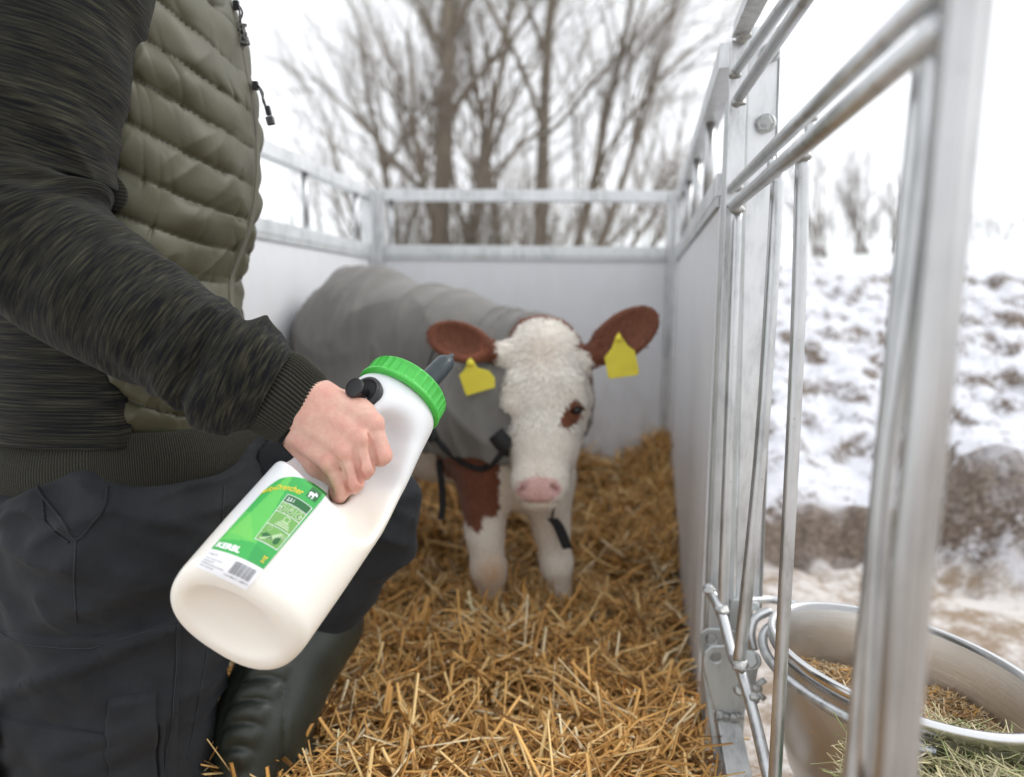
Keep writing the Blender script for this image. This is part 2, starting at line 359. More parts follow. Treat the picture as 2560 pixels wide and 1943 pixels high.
tree((xat(712, 15), 15), st, 'slender bare tree with thin trunk beside the vest, behind the left pen rail', M['bark2'], 41, kids=(4, 6), spread=.4)
def shrub(px, Y, h, n, seed, label, mat):
    rng = np.random.default_rng(seed); stems = [(rng.normal(0, .5), rng.normal(0, .4), (rng.normal(0, .28), rng.normal(0, .2), 1), h * rng.uniform(.6, 1.15), .028) for _ in range(n * 2)]
    tree((xat(px, Y), Y), stems, label, mat, seed, 'bare_shrub', 'bare shrubs behind the pen', (5, 8), .5, .15, 'shrub')
shrub(620, 15, 1.9, 6, 51, 'grey brown shrub seen between the vest and the left corner post', M['bark2'])
shrub(750, 12.5, 1.9, 6, 52, 'brown shrub behind the left rear corner of the pen', M['bark2'])
shrub(900, 11.5, 2.8, 14, 53, 'dense brown shrub at the foot of the thick trunk', M['bark'])
shrub(1030, 11.3, 2.9, 14, 54, 'dense brown shrub midway between the two tall trees', M['bark'])
shrub(1130, 11.5, 2.6, 14, 55, 'dense brown shrub below the wide tree, right end of the thicket', M['bark'])
for i, (px, Y, h, lab) in enumerate([(1462, 30, 6.0, 'bare tree just left of the right rear pen corner, far off'), (1765, 34, 8.2, 'rounded bare tree on the hill behind the two thin bars'), (1850, 38, 8.0, 'bare tree on the hill between thin bars and blurred post'), (1912, 40, 6.0, 'small bare tree on the hill next to the blurred post')]):
    st = [(r_.normal(0, .4), r_.normal(0, .3), (r_.normal(0, .3), 0, 1), h * r_.uniform(.5, .8), .11) for _ in range(4)]
    tree((xat(px, Y), Y), st, lab, M['bark2'], 60 + i, group='bare trees on the distant hill', kids=(5, 7), spread=.65, up=.1)
# far hedge line along the hill crest
rng = np.random.default_rng(9); hb = []
for i in range(240):
    x = rng.uniform(4, 60); y = 62 + rng.normal(0, 2.2); z = float(hill(np.array(x), np.array(y)))
    branches(rng, (x, y, z - .2), (rng.normal(0, .3), 0, 1), rng.uniform(1.6, 3.0), .05, 2, hb, .6, .1, (5, 8))
V, Fc = tubes_fast(hb, 3); tag(obj('hedge_line', V, Fc, M['bark2']), 'long brownish bare hedge line along the crest of the snowy hill', 'hedge', kind='stuff')

# ================================================================== PEN
PY0, PY1 = 1.15, 2.83
def pen_right(Y): return .368 + (Y - 1.20) * (.677 - .368) / 1.63
CRx = pen_right(2.83); CLx = -.585; PDIR = nrm((.211, 1, 0)); PNRM = nrm((1, -.211, 0))
LFT0 = np.array([-.72 - .17, 1.0, 0]); LB = np.array([CLx, 2.86, 0]); RB = np.array([CRx, 2.83, 0]); RF = np.array([.368, 1.20, 0]); PDIR = nrm(RB - RF); PNRM = nrm((PDIR[1], -PDIR[0], 0))
def Zs(p, z): q = np.array(p, float); q[2] = z; return q
ZT, ZM, ZB = 1.185, .965, -.19
def panel_wall(A, B, label, posts, seed, nrm_out, cup=None):
    A = np.array(A); B = np.array(B); d = nrm(B - A); root = empty('pen_panel', Zs((A + B) / 2, ZB), label, 'pen panel', 'galvanised pen panels with plastic infill')
    tp = .042
    bevel(obj('top_rail', *bar(Zs(A, ZT) + d * .025, Zs(B, ZT) - d * .025, tp, .044), M['galv'], root, False))
    bevel(obj('middle_rail', *bar(Zs(A, ZM) + d * .025, Zs(B, ZM) - d * .025, .034, .040), M['galv'], root, False))
    for q in ((A, B) if len(posts) != 4 or posts[0] != .25 else (B,)): bevel(obj('post', *bar(Zs(q, ZB), Zs(q, ZT + .022), .046, .046, nrm_out), M['galv'], root, False))
    for t in posts: q = A + (B - A) * t; obj('upright', *tube([Zs(q, ZM + .02), Zs(q, ZT - .02)], .011, 10), M['galv_rod'], root)
    bevel(obj('infill_panel', *bar(Zs(A, ZM - .02) + d * .024, Zs(B, ZM - .02) - d * .024, .018, 2), M['panel'], root, False)) if 0 else None
    u = nrm_out; V = []
    for p in (A + d * .024, B - d * .024):
        for s_ in (-.009, .009):
            for z in (ZB + .03, ZM - .021): V.append(Zs(p, z) + np.asarray(u) * s_)
    bevel(obj('infill_panel', V, [(0, 1, 3, 2), (4, 6, 7, 5), (0, 4, 5, 1), (2, 3, 7, 6), (1, 5, 7, 3), (0, 2, 6, 4)], M['panel'], root, False))
    V, Fc = bar(Zs(A, ZM - .029) + d * .026 - np.asarray(u) * .013, Zs(B, ZM - .029) - d * .026 - np.asarray(u) * .013, .006, .018)
    obj('clamp_strip', V, Fc, M['galv_dull'], root, False)
    return root
BDIR = nrm(RB - LB); BN = nrm((-BDIR[1], BDIR[0], 0))
panel_wall(LB + BDIR * .03, RB - BDIR * .03, 'rear pen panel behind the calf, grey white infill under two galvanised rails', [.045], 1, BN)
LD = nrm(LB - LFT0); LN = nrm((-LD[1], LD[0], 0))
panel_wall(LFT0, LB - LD * .03, 'left pen panel behind the person, bright white infill under a sloping rail', [.28, .52, .70, .93], 2, LN)
rp = panel_wall(RF + PDIR * .03, RB - PDIR * .03, 'right pen panel seen edge on beside the feed bowl', [.25, .5, .72, .87], 3, PNRM)

# ---- straw bed
def strawz(x, y):
    back = sstep(1.9, 2.8, y) * .08 + sstep(2.35, 2.83, y) * .05
    right = sstep(.26, 0, np.abs(x - pen_right(y))) * .06 * sstep(1.5, 2.2, y)
    return -.045 + back + right + .036 * n3(x * 5, y * 5, 0, 31) + .026 * n3(x * 13, y * 13, 0, 32)
def inpen(x, y): return (x < pen_right(y) - .02) & (x > LFT0[0] + (y - 1.0) * (LB[0] - LFT0[0]) / 1.86 + .03) & (y < 2.80)
sx = np.arange(-1.0, .72, .02); sy = np.arange(.35, 2.84, .02); X, Y = np.meshgrid(sx, sy, indexing='ij')
lo = np.where(Y > 1, LFT0[0] + (Y - 1) * (LB[0] - LFT0[0]) / 1.86 + .02, -1.0); hi = pen_right(Y) - .012
X = lo + (X + 1.0) / 1.70 * (hi - lo); Z = strawz(X, Y) - .014
k = NT('straw_underlay'); ob = k.coord('Object'); n1 = k.noise(ob, 90, 6, .8, 2.)
k.set(Base_Color=k.ramp(n1, [(.3, (.05, .025, .010)), (.5, (.17, .09, .032)), (.72, (.34, .20, .08))]), Roughness=.85); k.bump(n1, .9, .01)
tag(obj('straw_mat', np.stack([X, Y, Z], -1).reshape(-1, 3), grid_faces(*X.shape), k.m), 'matted lower layer of the golden straw bedding inside the pen', 'straw', kind='stuff')
def m_strand(name, rough=.5):
    k = NT(name); k.set(Base_Color=k.attr('col', 'Color'), Roughness=rough, Subsurface_Weight=.0); k.b.inputs['Specular IOR Level'].default_value = .45; return k.m
M['strand'] = m_strand('straw_strand', .42)
def strands(name, ctr, L, r, cols, rng, tilt=.25, bend=.25, parent=None, flat=.45, azim=None):
    n = len(ctr); az = rng.uniform(0, 2 * np.pi, n) if azim is None else azim; el = rng.normal(0, tilt, n)
    D = np.stack([np.cos(az) * np.cos(el), np.sin(az) * np.cos(el), np.sin(el)], -1)
    Sd = np.stack([-np.sin(az), np.cos(az), 0 * az], -1); U = np.cross(D, Sd); L = np.broadcast_to(L, (n,)); r = np.broadcast_to(r, (n,))
    bs = rng.normal(0, bend, n); bu = rng.normal(0, bend, n); ts = np.array([-.5, -.17, .17, .5]); kink = rng.normal(0, bend * .35, (n, 4))
    pts = ctr[:, None] + D[:, None] * (ts[None, :, None] * L[:, None, None]) + Sd[:, None] * ((bs[:, None] * (ts ** 2 - .1) + kink * .3) * L[:, None])[..., None] + U[:, None] * ((-bu[:, None] * (ts ** 2 - .1)) * L[:, None])[..., None]
    roll = rng.uniform(0, 2 * np.pi, n); V = []
    for j in range(3):
        a = roll + j * 2.0944; off = Sd * (np.cos(a))[:, None] + U * (np.sin(a) * flat)[:, None]
        V.append(pts + off[:, None] * (r[:, None] * np.array([.8, 1, 1, .75]))[..., None])
    V = np.stack(V, 2).reshape(-1, 3); base = (np.arange(n) * 12)[:, None, None, None]
    s_ = np.arange(3)[None, :, None, None] * 3; j = np.arange(3)[None, None, :, None]; kx = (j + 1) % 3
    Fc = np.concatenate([base + s_ + j, base + s_ + kx, base + s_ + 3 + kx, base + s_ + 3 + j], -1).reshape(-1, 4)
    o = obj(name, V, Fc, M['strand'], parent, False); attrc(o, 'col', np.repeat(cols, 12, 0)); return o
STC = np.array([(.78, .46, .155), (.68, .37, .11), (.85, .59, .26), (.50, .26, .075), (.92, .75, .47), (.22, .105, .028), (.74, .43, .145)])
def strawcols(n, rng, C=STC, p=(.22, .2, .18, .14, .08, .08, .10)):
    i = rng.choice(len(C), n, p=p); return np.clip(C[i] * rng.uniform(.75, 1.2, (n, 1)), 0, 1)
rng = np.random.default_rng(77)
def scatter(n, x0, x1, y0, y1, rng): 
    p = np.stack([rng.uniform(x0, x1, n), rng.uniform(y0, y1, n)], -1); p = p[inpen(p[:, 0], p[:, 1])]; return p
pn = np.concatenate([scatter(12000, -.6, .35, .75, 1.5, rng), scatter(13000, -.8, .72, 1.4, 2.83, rng), scatter(3000, -.9, -.4, .4, 1.6, rng)])
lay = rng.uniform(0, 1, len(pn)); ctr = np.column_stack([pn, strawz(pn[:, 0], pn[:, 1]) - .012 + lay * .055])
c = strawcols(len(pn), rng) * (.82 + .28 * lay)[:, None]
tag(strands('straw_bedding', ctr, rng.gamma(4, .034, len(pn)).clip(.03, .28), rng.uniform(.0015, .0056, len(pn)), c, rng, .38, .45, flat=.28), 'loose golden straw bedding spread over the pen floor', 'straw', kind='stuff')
# ================================================================== FRONT RIGHT POST, GATE, FITTINGS
fp = empty('front_post', P(1850, 1500, 1.18) * [1, 1, 0] + [0, 0, ZB], 'galvanised front corner post with bolted flat plate, between straw and feed bowl', 'post')
# box section whose narrow face looks at the camera
def slab(name, quad, depth_vec, mat, parent, bv=.0012):
    V = list(quad) + [q + depth_vec for q in quad]; o = obj(name, V, [(3, 2, 1, 0), (4, 5, 6, 7), (0, 1, 5, 4), (1, 2, 6, 5), (2, 3, 7, 6), (3, 0, 4, 7)], mat, parent, False); bevel(o, bv); return o
Yp = 1.15
def vq(x0t, x1t, yt, x0b, x1b, yb, Y, Y2=None): Y2 = Y2 or Y; return [P(x0t, yt, Y), P(x1t, yt, Y2), P(x1b, yb, Y2), P(x0b, yb, Y)]
slab('box_section', vq(1829, 1872, 100, 1757, 1806, 1943, Yp), np.array([.01, .04, 0]), M['galv'], fp)
slab('inner_edge_strip', vq(1820, 1829.5, 250, 1748, 1757.5, 1943, Yp + .014), np.array([.004, .03, 0]), M['galv_dull'], fp)
slab('mounting_plate', vq(1874, 1952, 65, 1840, 1903, 1500, Yp + .02, Yp + .03), np.array([.0, .006, 0]), M['galv'], fp)
slab('plate_flange', vq(1866, 1874.5, 150, 1822, 1836, 1500, Yp + .006), np.array([.0, .03, 0]), M['galv_dull'], fp)
obj('corner_bead', *tube([P(1951, 65, Yp + .03), P(1932, 700, Yp + .03), P(1901, 1520, Yp + .03)], .0032, 8), M['galv_rod'], fp)
slab('lower_box', vq(1826, 1885, 1500, 1800, 1850, 1943, Yp + .01), np.array([.01, .04, 0]), M['galv_dull'], fp)
def hexbolt(px, py, Y, r, parent, yaw=.1, name='bolt'):
    c = P(px, py, Y); mb = MB(); n = nrm(C0 - c); n = nrm(n + np.array([-.25, 0, .05])); a = nrm(np.cross(n, (0, 0, 1))); b = np.cross(a, n)
    V = []; 
    for h, q in ((0, 1.), (.0075, 1.), (.009, .86)):
        for i in range(6): t = i * math.pi / 3 + yaw; V.append(c + n * h + (a * math.cos(t) + b * math.sin(t)) * r * q)
    F_ = [(i + l * 6, (i + 1) % 6 + l * 6, (i + 1) % 6 + (l + 1) * 6, i + (l + 1) * 6) for l in range(2) for i in range(6)] + [tuple(range(12, 18)), tuple(range(6))[::-1]]
    mb.add(V, F_); V, F_ = tube([c - n * .012, c + n * .0025], r * 1.12, 20); mb.add(V, F_); return mb.build(name, M['galv_dull'], parent, False)
hb_ = hexbolt(1914, 308, Yp + .018, .0132, fp)
hexbolt(1926, 131, Yp + .018, .0132, fp)
def text_mesh(body, size=1, font_scale=1, bold=0):
    cu = bpy.data.curves.new('lettering', 'FONT'); cu.body = body; cu.size = size; cu.align_x = 'LEFT'; cu.offset = bold; cu.resolution_u = 3
    o = bpy.data.objects.new('lettering', cu); COL.objects.link(o); bpy.context.view_layer.update()
    me = bpy.data.meshes.new_from_object(o.evaluated_get(bpy.context.evaluated_depsgraph_get())); V = np.array([v.co[:] for v in me.vertices]); Fc = [tuple(p.vertices) for p in me.polygons]
    bpy.data.objects.remove(o); bpy.data.curves.remove(cu); bpy.data.meshes.remove(me); return V, Fc
def stamp(body, c, n, size, mat, parent, dz=0, rot=0.):
    V, Fc = text_mesh(body, size, bold=0); V = V - (V.max(0) + V.min(0)) / 2; n = nrm(n); a = nrm(np.cross((0, 0, 1), n)); b = np.cross(n, a)
    a, b = a * math.cos(rot) + b * math.sin(rot), b * math.cos(rot) - a * math.sin(rot)
    W_ = c + V[:, :1] * a + V[:, 1:2] * b + n * .0002; return obj('lettering', W_, Fc, mat, parent, False)
M['stampm'] = m_plain('stamped_grey', (.30, .30, .30), .6, .4, 0, 60, 0)
nb_ = nrm(C0 - P(1914, 308, Yp)); nb_ = nrm(nb_ + np.array([-.25, 0, .05])); cb = P(1914, 308, Yp + .018) + nb_ * .0091
stamp('AM', cb + np.array([.001, 0, .0052]), nb_, .0075, M['stampm'], hb_, rot=-.35); stamp('8.8', cb - np.array([.001, 0, .0045]), nb_, .0075, M['stampm'], hb_, rot=-.35)
# gate
gate = empty('feed_gate', P(1850, 1500, 1.15) * [1, 1, 0] + [0, 0, ZB], 'galvanised round bar feed gate running from the corner post towards the viewer', 'gate')
def rod(name, pts, r, mat=None, n=14, parent=None):
    pts = [np.array(p, float) for p in pts]; pts = smoothpath(pts, 24) if len(pts) > 2 else pts
    return obj(name, *tube(pts, r, n), mat or M['galv_rod'], parent or gate)
GX = lambda Y: .372 - .129 * (1.13 - Y)
slab('top_tube', [P(1829, 96, 1.15), P(1869, 96, 1.15), P(2100, -330, .66), P(2010, -330, .66)], np.array([.004, .0, .03]), M['galv'], gate)
rod('top_bar', [P(1838, 181, 1.14), P(2270, -420, .50)], .0075)
rod('top_bar', [P(1843, 250, 1.135), P(2330, -470, .48)], .0085)
rod('feed_bar', [P(1830, 470, 1.14), P(2335, -25, .40)], .0078)
rod('feed_bar', [P(1832, 516, 1.135), P(2350, 70, .39)], .0088)
rod('spacer', [P(1926, 374, .985), P(1930, 430, .975)], .006); rod('spacer', [P(2022, 288, .84), P(2028, 345, .83)], .0065)
rod('upright', [P(1842, 528, 1.13), P(1822, 1100, 1.12), P(1806, 1530, 1.11)], .0088)
rod('upright', [P(1946, 425, .965), P(1904, 1100, .955), P(1847, 1665, .95)], .0092)
rod('upright', [P(2007, 390, .83), P(1987, 1000, .83), P(1931, 2060, .83)], .0085)
rod('upright', [P(2318, 40, .48), P(2222, 1000, .49), P(2110, 2100, .50)], .0062)
rod('bottom_bar', [P(1768, 1465, 1.14), P(1802, 1530, 1.10), P(1832, 1640, 1.05), P(1850, 1672, 1.0), P(1880, 1770, .96), P(1932, 1990, .86)], .0088)
# weld beads
rw = np.random.default_rng(3)
def weld(px, py, Y, r, parent=gate):
    f = Field(*[np.linspace(-1.6, 1.6, 15)] * 3); f.V[:] = 1
    g_ = np.stack(np.meshgrid(*f.ax, indexing='ij'), -1); f.V = np.linalg.norm(g_ * [1, 1, 1.3], axis=-1) - 1 + .35 * noise(g_ * 1.6 + rw.uniform(0, 50), 1)
    V, Fc = f.mesh(); obj('weld_bead', P(px, py, Y) + V * r, Fc, M['weld'], parent)
for a in [(1842, 524, 1.125, .011), (1843, 470, 1.135, .010), (1835, 516, 1.13, .010), (1838, 183, 1.13, .010), (1846, 256, 1.128, .011), (1942, 425, .96, .0095), (1928, 380, .975, .0075), (2006, 392, .825, .0095), (2024, 300, .835, .008), (1806, 1527, 1.10, .012), (1849, 1665, .945, .012), (1775, 1478, 1.13, .0105), (1848, 1724, .99, .009), (1886, 1745, .965, .0085), (1858, 92, 1.14, .012)]: weld(*a)
M['galv_post'] = m_galv('weathered_post', .48, .30, 1.0, (1, .99, .98), (5, 5, .1))
# thick end post, very near the lens
ep = empty('gate_end_post', P(2350, 1900, .46) * [1, 1, 0] + [0, 0, ZB], 'thick blurred round galvanised post in the right foreground', 'post')
eps = [P(x + 24, y, .37) for x, y in ((2452, -300), (2416, 0), (2352, 620), (2289, 1250), (2262, 1500), (2228, 1950), (2190, 2600))]
obj('pole', *tube(smoothpath([q + [-.0058, 0, 0] for q in eps], 30), .0094, 28), M['galv_post'], ep); obj('pole', *tube(smoothpath([q + [.0092, .012, 0] for q in eps], 30), .0075, 28), M['galv_post'], ep)
obj('side_bar', *tube(smoothpath([P(2352, -20, .41), P(2290, 620, .41), P(2205, 1250, .42), P(2165, 1950, .42)], 20), .0060, 14), M['galv_rod'], ep)
# hinge plates and brace
hg = empty('hinge_bracket', P(1800, 1650, 1.12), 'galvanised double hinge bracket with punched holes at the foot of the corner post', 'bracket')
def plate(name, outline, Y, th, holes, mat, parent, yl=0.):
    import bmesh
    bm = bmesh.new(); pts = [P(x, y, Y + yl * (y - 1560) / 400) for x, y in outline]; ed = []
    vs = [bm.verts.new(p) for p in pts]; ed += [bm.edges.new((vs[i], vs[(i + 1) % len(vs)])) for i in range(len(vs))]
    for hx, hy, hr in holes:
        hv = [bm.verts.new(P(hx + hr * math.cos(a), hy + hr * math.sin(a), Y + yl * (hy - 1560) / 400)) for a in np.linspace(0, 2 * math.pi, 18, endpoint=False)]
        ed += [bm.edges.new((hv[i], hv[(i + 1) % 18])) for i in range(18)]
    bmesh.ops.triangle_fill(bm, edges=ed, use_beauty=True); me = bpy.data.meshes.new('x'); bm.to_mesh(me); bm.free()
    V = [v.co[:] for v in me.vertices]; Fc = [tuple(p.vertices) for p in me.polygons]; bpy.data.meshes.remove(me)
    o = obj(name, V, Fc, mat, parent, False); m = o.modifiers.new('t', 'SOLIDIFY'); m.thickness = th; m.offset = 0; bevel(o, .001, 1); return o
plate('hinge_plate', [(1748, 1600), (1752, 1582), (1768, 1571), (1800, 1571), (1838, 1576), (1840, 1600), (1800, 1640), (1762, 1650), (1752, 1630)], 1.15, .006, [(1777, 1597, 15)], M['galv_dull'], hg)
plate('hinge_plate', [(1758, 1650), (1762, 1630), (1778, 1615), (1815, 1614), (1850, 1622), (1893, 1640), (1898, 1655), (1886, 1710), (1868, 1760), (1852, 1795), (1792, 1790), (1772, 1725), (1760, 1672)], 1.08, .007, [(1788, 1643, 14)], M['galv_dull'], hg)
slab('brace_bar', [P(1792, 1785, 1.08), P(1848, 1790, 1.08), P(1886, 1960, 1.0), P(1822, 1960, 1.0)], np.array([-.004, .012, 0]), M['galv'], hg)
slab('brace_back', [P(1758, 1680, 1.10), P(1771, 1725, 1.09), P(1815, 1960, 1.01), P(1795, 1960, 1.02)], np.array([.0, .01, 0]), M['galv_dull'], hg)
for a, b in ((1800, 1788), (1816, 1790), (1832, 1792), (1844, 1793)): weld(a, b, 1.075, .0095, hg)
o = hexbolt(1876, 1650, 1.075, .014, hg)
wn = empty('wing_nut', P(1888, 1712, 1.06), 'small galvanised wing nut clamping the bowl holder to the bracket', 'wing nut')
obj('hub', *tube([P(1884, 1722, 1.06), P(1898, 1716, 1.055)], .0085, 16), M['galv_dull'], wn)
for k_ in range(3): obj('thread_ring', *tube([P(1886 + k_ * 4, 1722 - k_ * 2, 1.058), P(1888 + k_ * 4, 1721 - k_ * 2, 1.058)], .0098, 14), M['galv_rod'], wn)
obj('wing', *tube([P(1892, 1714, 1.055), P(1900, 1708, 1.052), P(1912, 1700, 1.05)], [.005, .0048, .005], 10), M['galv_dull'], wn)
obj('wing', *tube([P(1892, 1726, 1.055), P(1900, 1738, 1.052), P(1911, 1748, 1.05)], [.005, .0048, .005], 10), M['galv_dull'], wn)
rbk = empty('bowl_bracket', P(1900, 1540, 1.12), 'bent galvanised rod holder looped around the steel feed bowl', 'bracket')
# ================================================================== FEED BOWL
BC = np.array([.575, .955, .238]); LA = nrm((-.47, .88, 0)); SA = nrm((.88, .47, 0)); RA, RB2 = .190, .140
bw = empty('feed_bowl', BC - [0, 0, .24], 'oval brushed stainless steel feed bowl half filled with crushed grain mix', 'bowl')
def ring_pts(k_, z, n=96): a = np.linspace(0, 2 * np.pi, n, endpoint=False); return BC + np.outer(np.cos(a) * RA * k_, LA) + np.outer(np.sin(a) * RB2 * k_, SA) + [0, 0, z]
prof = [(1.03, -.022), (1.055, -.020), (1.06, -.004), (1.04, .0), (1.0, -.001), (.985, -.01), (.965, -.05), (.93, -.11), (.88, -.17), (.80, -.215), (.6, -.235), (.02, -.24)]
def loft(prof, sc=1., off=0): return np.concatenate([ring_pts(a * sc, z + off) for a, z in prof]), grid_faces(len(prof), 96, True)
V, Fc = loft(prof[4:]); obj('inner_wall', V, Fc, M['steel'], bw)
V, Fc = loft([(.99, -.021), (.985, -.05), (.95, -.11), (.90, -.172), (.82, -.219), (.6, -.239), (.02, -.243)][::-1]); obj('outer_wall', V, Fc, M['steel'], bw)
V, Fc = loft([(.99, -.021)] + prof[:6]); obj('rim', V, Fc, M['steel_rim'], bw)
sa = 3.9; q = [BC + math.cos(sa) * RA * k_ * LA + math.sin(sa) * RB2 * k_ * SA + [0, 0, z] for k_, z in ((.975, -.02), (.955, -.055), (.92, -.11), (.87, -.16))]
obj('weld_seam', *tube(q, .0022, 8), M['steel_rim'], bw)
# feed
a = np.linspace(0, 2 * np.pi, 64, endpoint=False); rr = np.linspace(0, 1, 16); V = []
for r in rr:
    for t in a:
        p = BC + math.cos(t) * RA * .90 * r * LA + math.sin(t) * RB2 * .90 * r * SA; V.append(p + [0, 0, -.078 - .02 * r + .012 * float(n3(p[0] * 20, p[1] * 20, 0, 8))])
M['feedbase'] = m_plain('crushed_feed', (.40, .26, .13), .9, 0, .4, 260, 1, .006)
fo = obj('feed_mix', V, grid_faces(16, 64, True), M['feedbase']); tag(fo, 'crushed grain and chaff feed lying in the steel bowl', 'feed', kind='stuff')
rng = np.random.default_rng(5); n = 5000; t = rng.uniform(0, 6.283, n); r = np.sqrt(rng.uniform(0, 1, n)) * .9
ct = BC + (np.cos(t) * RA * r)[:, None] * LA + (np.sin(t) * RB2 * r)[:, None] * SA; ct[:, 2] += -.078 - .02 * r + .012 * n3(ct[:, 0] * 20, ct[:, 1] * 20, 0, 8) + rng.uniform(-.002, .008, n)
FC = np.array([(.55, .38, .20), (.42, .25, .10), (.66, .50, .30), (.60, .32, .08), (.30, .18, .09), (.72, .60, .40), (.5, .36, .2)])
tag(strands('feed_flakes', ct, rng.uniform(.006, .026, n), rng.uniform(.0008, .0016, n), strawcols(n, rng, FC), rng, .4, .2), 'chopped straw and grain flakes on top of the feed', 'feed', kind='stuff')
# holder ring
loop = [BC + math.cos(t) * (RA + .017) * LA + math.sin(t) * (RB2 + .017) * SA + [0, 0, -.034 + .0] for t in np.linspace(-2.25, 1.7, 60)]
obj('holder_ring', *tube(np.array(loop), .0078, 14), M['galv_rod'], rbk)
obj('holder_arm', *tube(smoothpath([P(1885, 1625, 1.10), P(1878, 1580, 1.11), P(1890, 1545, 1.12), P(1925, 1528, 1.13)], 20), .0078, 12), M['galv_rod'], rbk)
obj('holder_arm', *tube(smoothpath([P(1868, 1502, 1.16), P(1920, 1499, 1.19), P(1970, 1508, 1.18), P(2040, 1530, 1.16)], 20), .0075, 12), M['galv_rod'], rbk)
slab('holder_lug', [P(1868, 1504, 1.155), P(1900, 1510, 1.155), P(1900, 1528, 1.15), P(1850, 1528, 1.15)], np.array([0, .02, 0]), M['galv_dull'], rbk)
# green bucket with hay
GC = np.array([.56, .72, .148])
gb = empty('green_bucket', GC - [0, 0, .17], 'round green plastic bucket filled with hay in the bottom right corner', 'bucket')
def cring(r, z, n=64): a = np.linspace(0, 2 * np.pi, n, endpoint=False); return np.stack([GC[0] + r * np.cos(a), GC[1] + r * np.sin(a), np.full(n, GC[2] + z)], -1)
pr = [(.02, -.17), (.10, -.168), (.108, -.16), (.125, -.02), (.131, -.018), (.131, 0), (.124, .002), (.120, -.004), (.105, -.15), (.02, -.155)]
obj('bucket_body', np.concatenate([cring(*q) for q in pr]), grid_faces(len(pr), 64, True), M['green_bucket'], gb)
obj('rim_band', np.concatenate([cring(*q) for q in [(.132, -.010), (.136, -.010), (.137, .004), (.124, .006), (.123, .0)]]), grid_faces(5, 64, True), m_plain('pale_rim', (.74, .72, .68), .4), gb)
rng = np.random.default_rng(15); n = 2600; t = rng.uniform(0, 6.283, n); r = np.sqrt(rng.uniform(0, 1, n)) * .15
ct = np.stack([GC[0] + r * np.cos(t), GC[1] + r * np.sin(t), GC[2] + .015 + rng.uniform(-.02, .02, n) - .25 * r ** 1.3 + .035], -1)
HC = np.array([(.36, .36, .18), (.46, .42, .22), (.60, .52, .32), (.28, .32, .13), (.66, .58, .40), (.40, .36, .20), (.52, .46, .24)])
tag(strands('hay_heap', ct, rng.uniform(.03, .10, n), rng.uniform(.0007, .0018, n), strawcols(n, rng, HC), rng, .30, .45), 'tangled green and pale hay heaped over the green bucket', 'hay', kind='stuff')
# ================================================================== PERSON
def m_knit(name, su, sv, rough=.95, lo=(.007, .008, .010), hi=(.072, .070, .049), base=.5):
    k = NT(name); v = k.coord('UV', (su, sv, 1)); v2 = k.coord('UV', (su * .22, sv * .5, 1)); vf = k.coord('UV', (900, 260, 1))
    a = k.noise(v, 1, 3, .6); b = k.noise(v2, 1, 3, .6); f = k.math('ADD', k.math('MULTIPLY', a, .74), k.math('MULTIPLY', b, .26))
    col = k.ramp(f, [(.42, lo), (.50, tuple((x * .62 + y * .38) * base * 1.3 for x, y in zip(lo, hi))), (.57, tuple(x * .50 for x in hi)), (.68, hi)])
    fz = k.noise(vf, 1, 2); col = k.mix(.35, col, k.ramp(fz, [(.3, (.01, .01, .01)), (.7, (.16, .155, .12))]), 'OVERLAY')
    k.set(Base_Color=col, Roughness=rough, Sheen_Weight=.06); k.b.inputs['Specular IOR Level'].default_value = .15
    k.bump(k.math('ADD', a, k.math('MULTIPLY', fz, .5)), .5, .0018); return k.m
M['knit'] = m_knit('striped_knit', 430, 13)
M['rib'] = (lambda k: (k.set(Base_Color=k.mix(k.attr('rib'), (.012, .012, .011), k.ramp(k.noise(k.coord('UV', (500, 700, 1)), 1, 3), [(.3, (.026, .026, .019)), (.7, (.060, .058, .043))])), Roughness=.95, Sheen_Weight=.05), k.b.inputs['Specular IOR Level'].__setattr__('default_value', .15), k.bump(k.noise(k.coord('UV', (420, 600, 1)), 1, 2), .6, .001), k.m)[-1])(NT('ribbed_knit'))
M['nylon'] = (lambda k: (k.set(Base_Color=k.mix(k.ramp(k.attr('seam'), [(.0, (1, 1, 1)), (.10, (0, 0, 0))]), k.ramp(k.noise(k.coord('Object'), 14, 5), [(.3, (.050, .0475, .024)), (.7, (.067, .063, .033))]), (.03, .028, .018)), Roughness=.56, Sheen_Weight=.03), k.bump(k.noise(k.coord('Object'), 55, 6, .65), .16, .003, k.bump(k.noise(k.coord('Object'), 900, 2), .1, .0005)), k.m)[-1])(NT('olive_nylon'))
M['cloth'] = (lambda k: (k.set(Base_Color=k.mix(k.ramp(k.noise(k.coord('Object'), 1300, 2, .9), [(.72, (0, 0, 0)), (.80, (1, 1, 1))]), k.ramp(k.noise(k.coord('Object'), 9, 6, .7), [(.3, (.0135, .0150, .0172)), (.7, (.026, .0285, .0315))]), (.07, .075, .08)), Roughness=.88, Sheen_Weight=.04), k.b.inputs['Specular IOR Level'].__setattr__('default_value', .2), k.bump(k.noise(k.coord('Object'), 30, 7, .7), .22, .004), k.m)[-1])(NT('dark_work_cloth'))
M['thread'] = m_plain('seam_thread', (.022, .025, .030), .9, 0, .2, 900, .3)
M['boot'] = m_plain('dark_green_rubber', (.022, .027, .021), .42, 0, .25, 18, .12, .003)
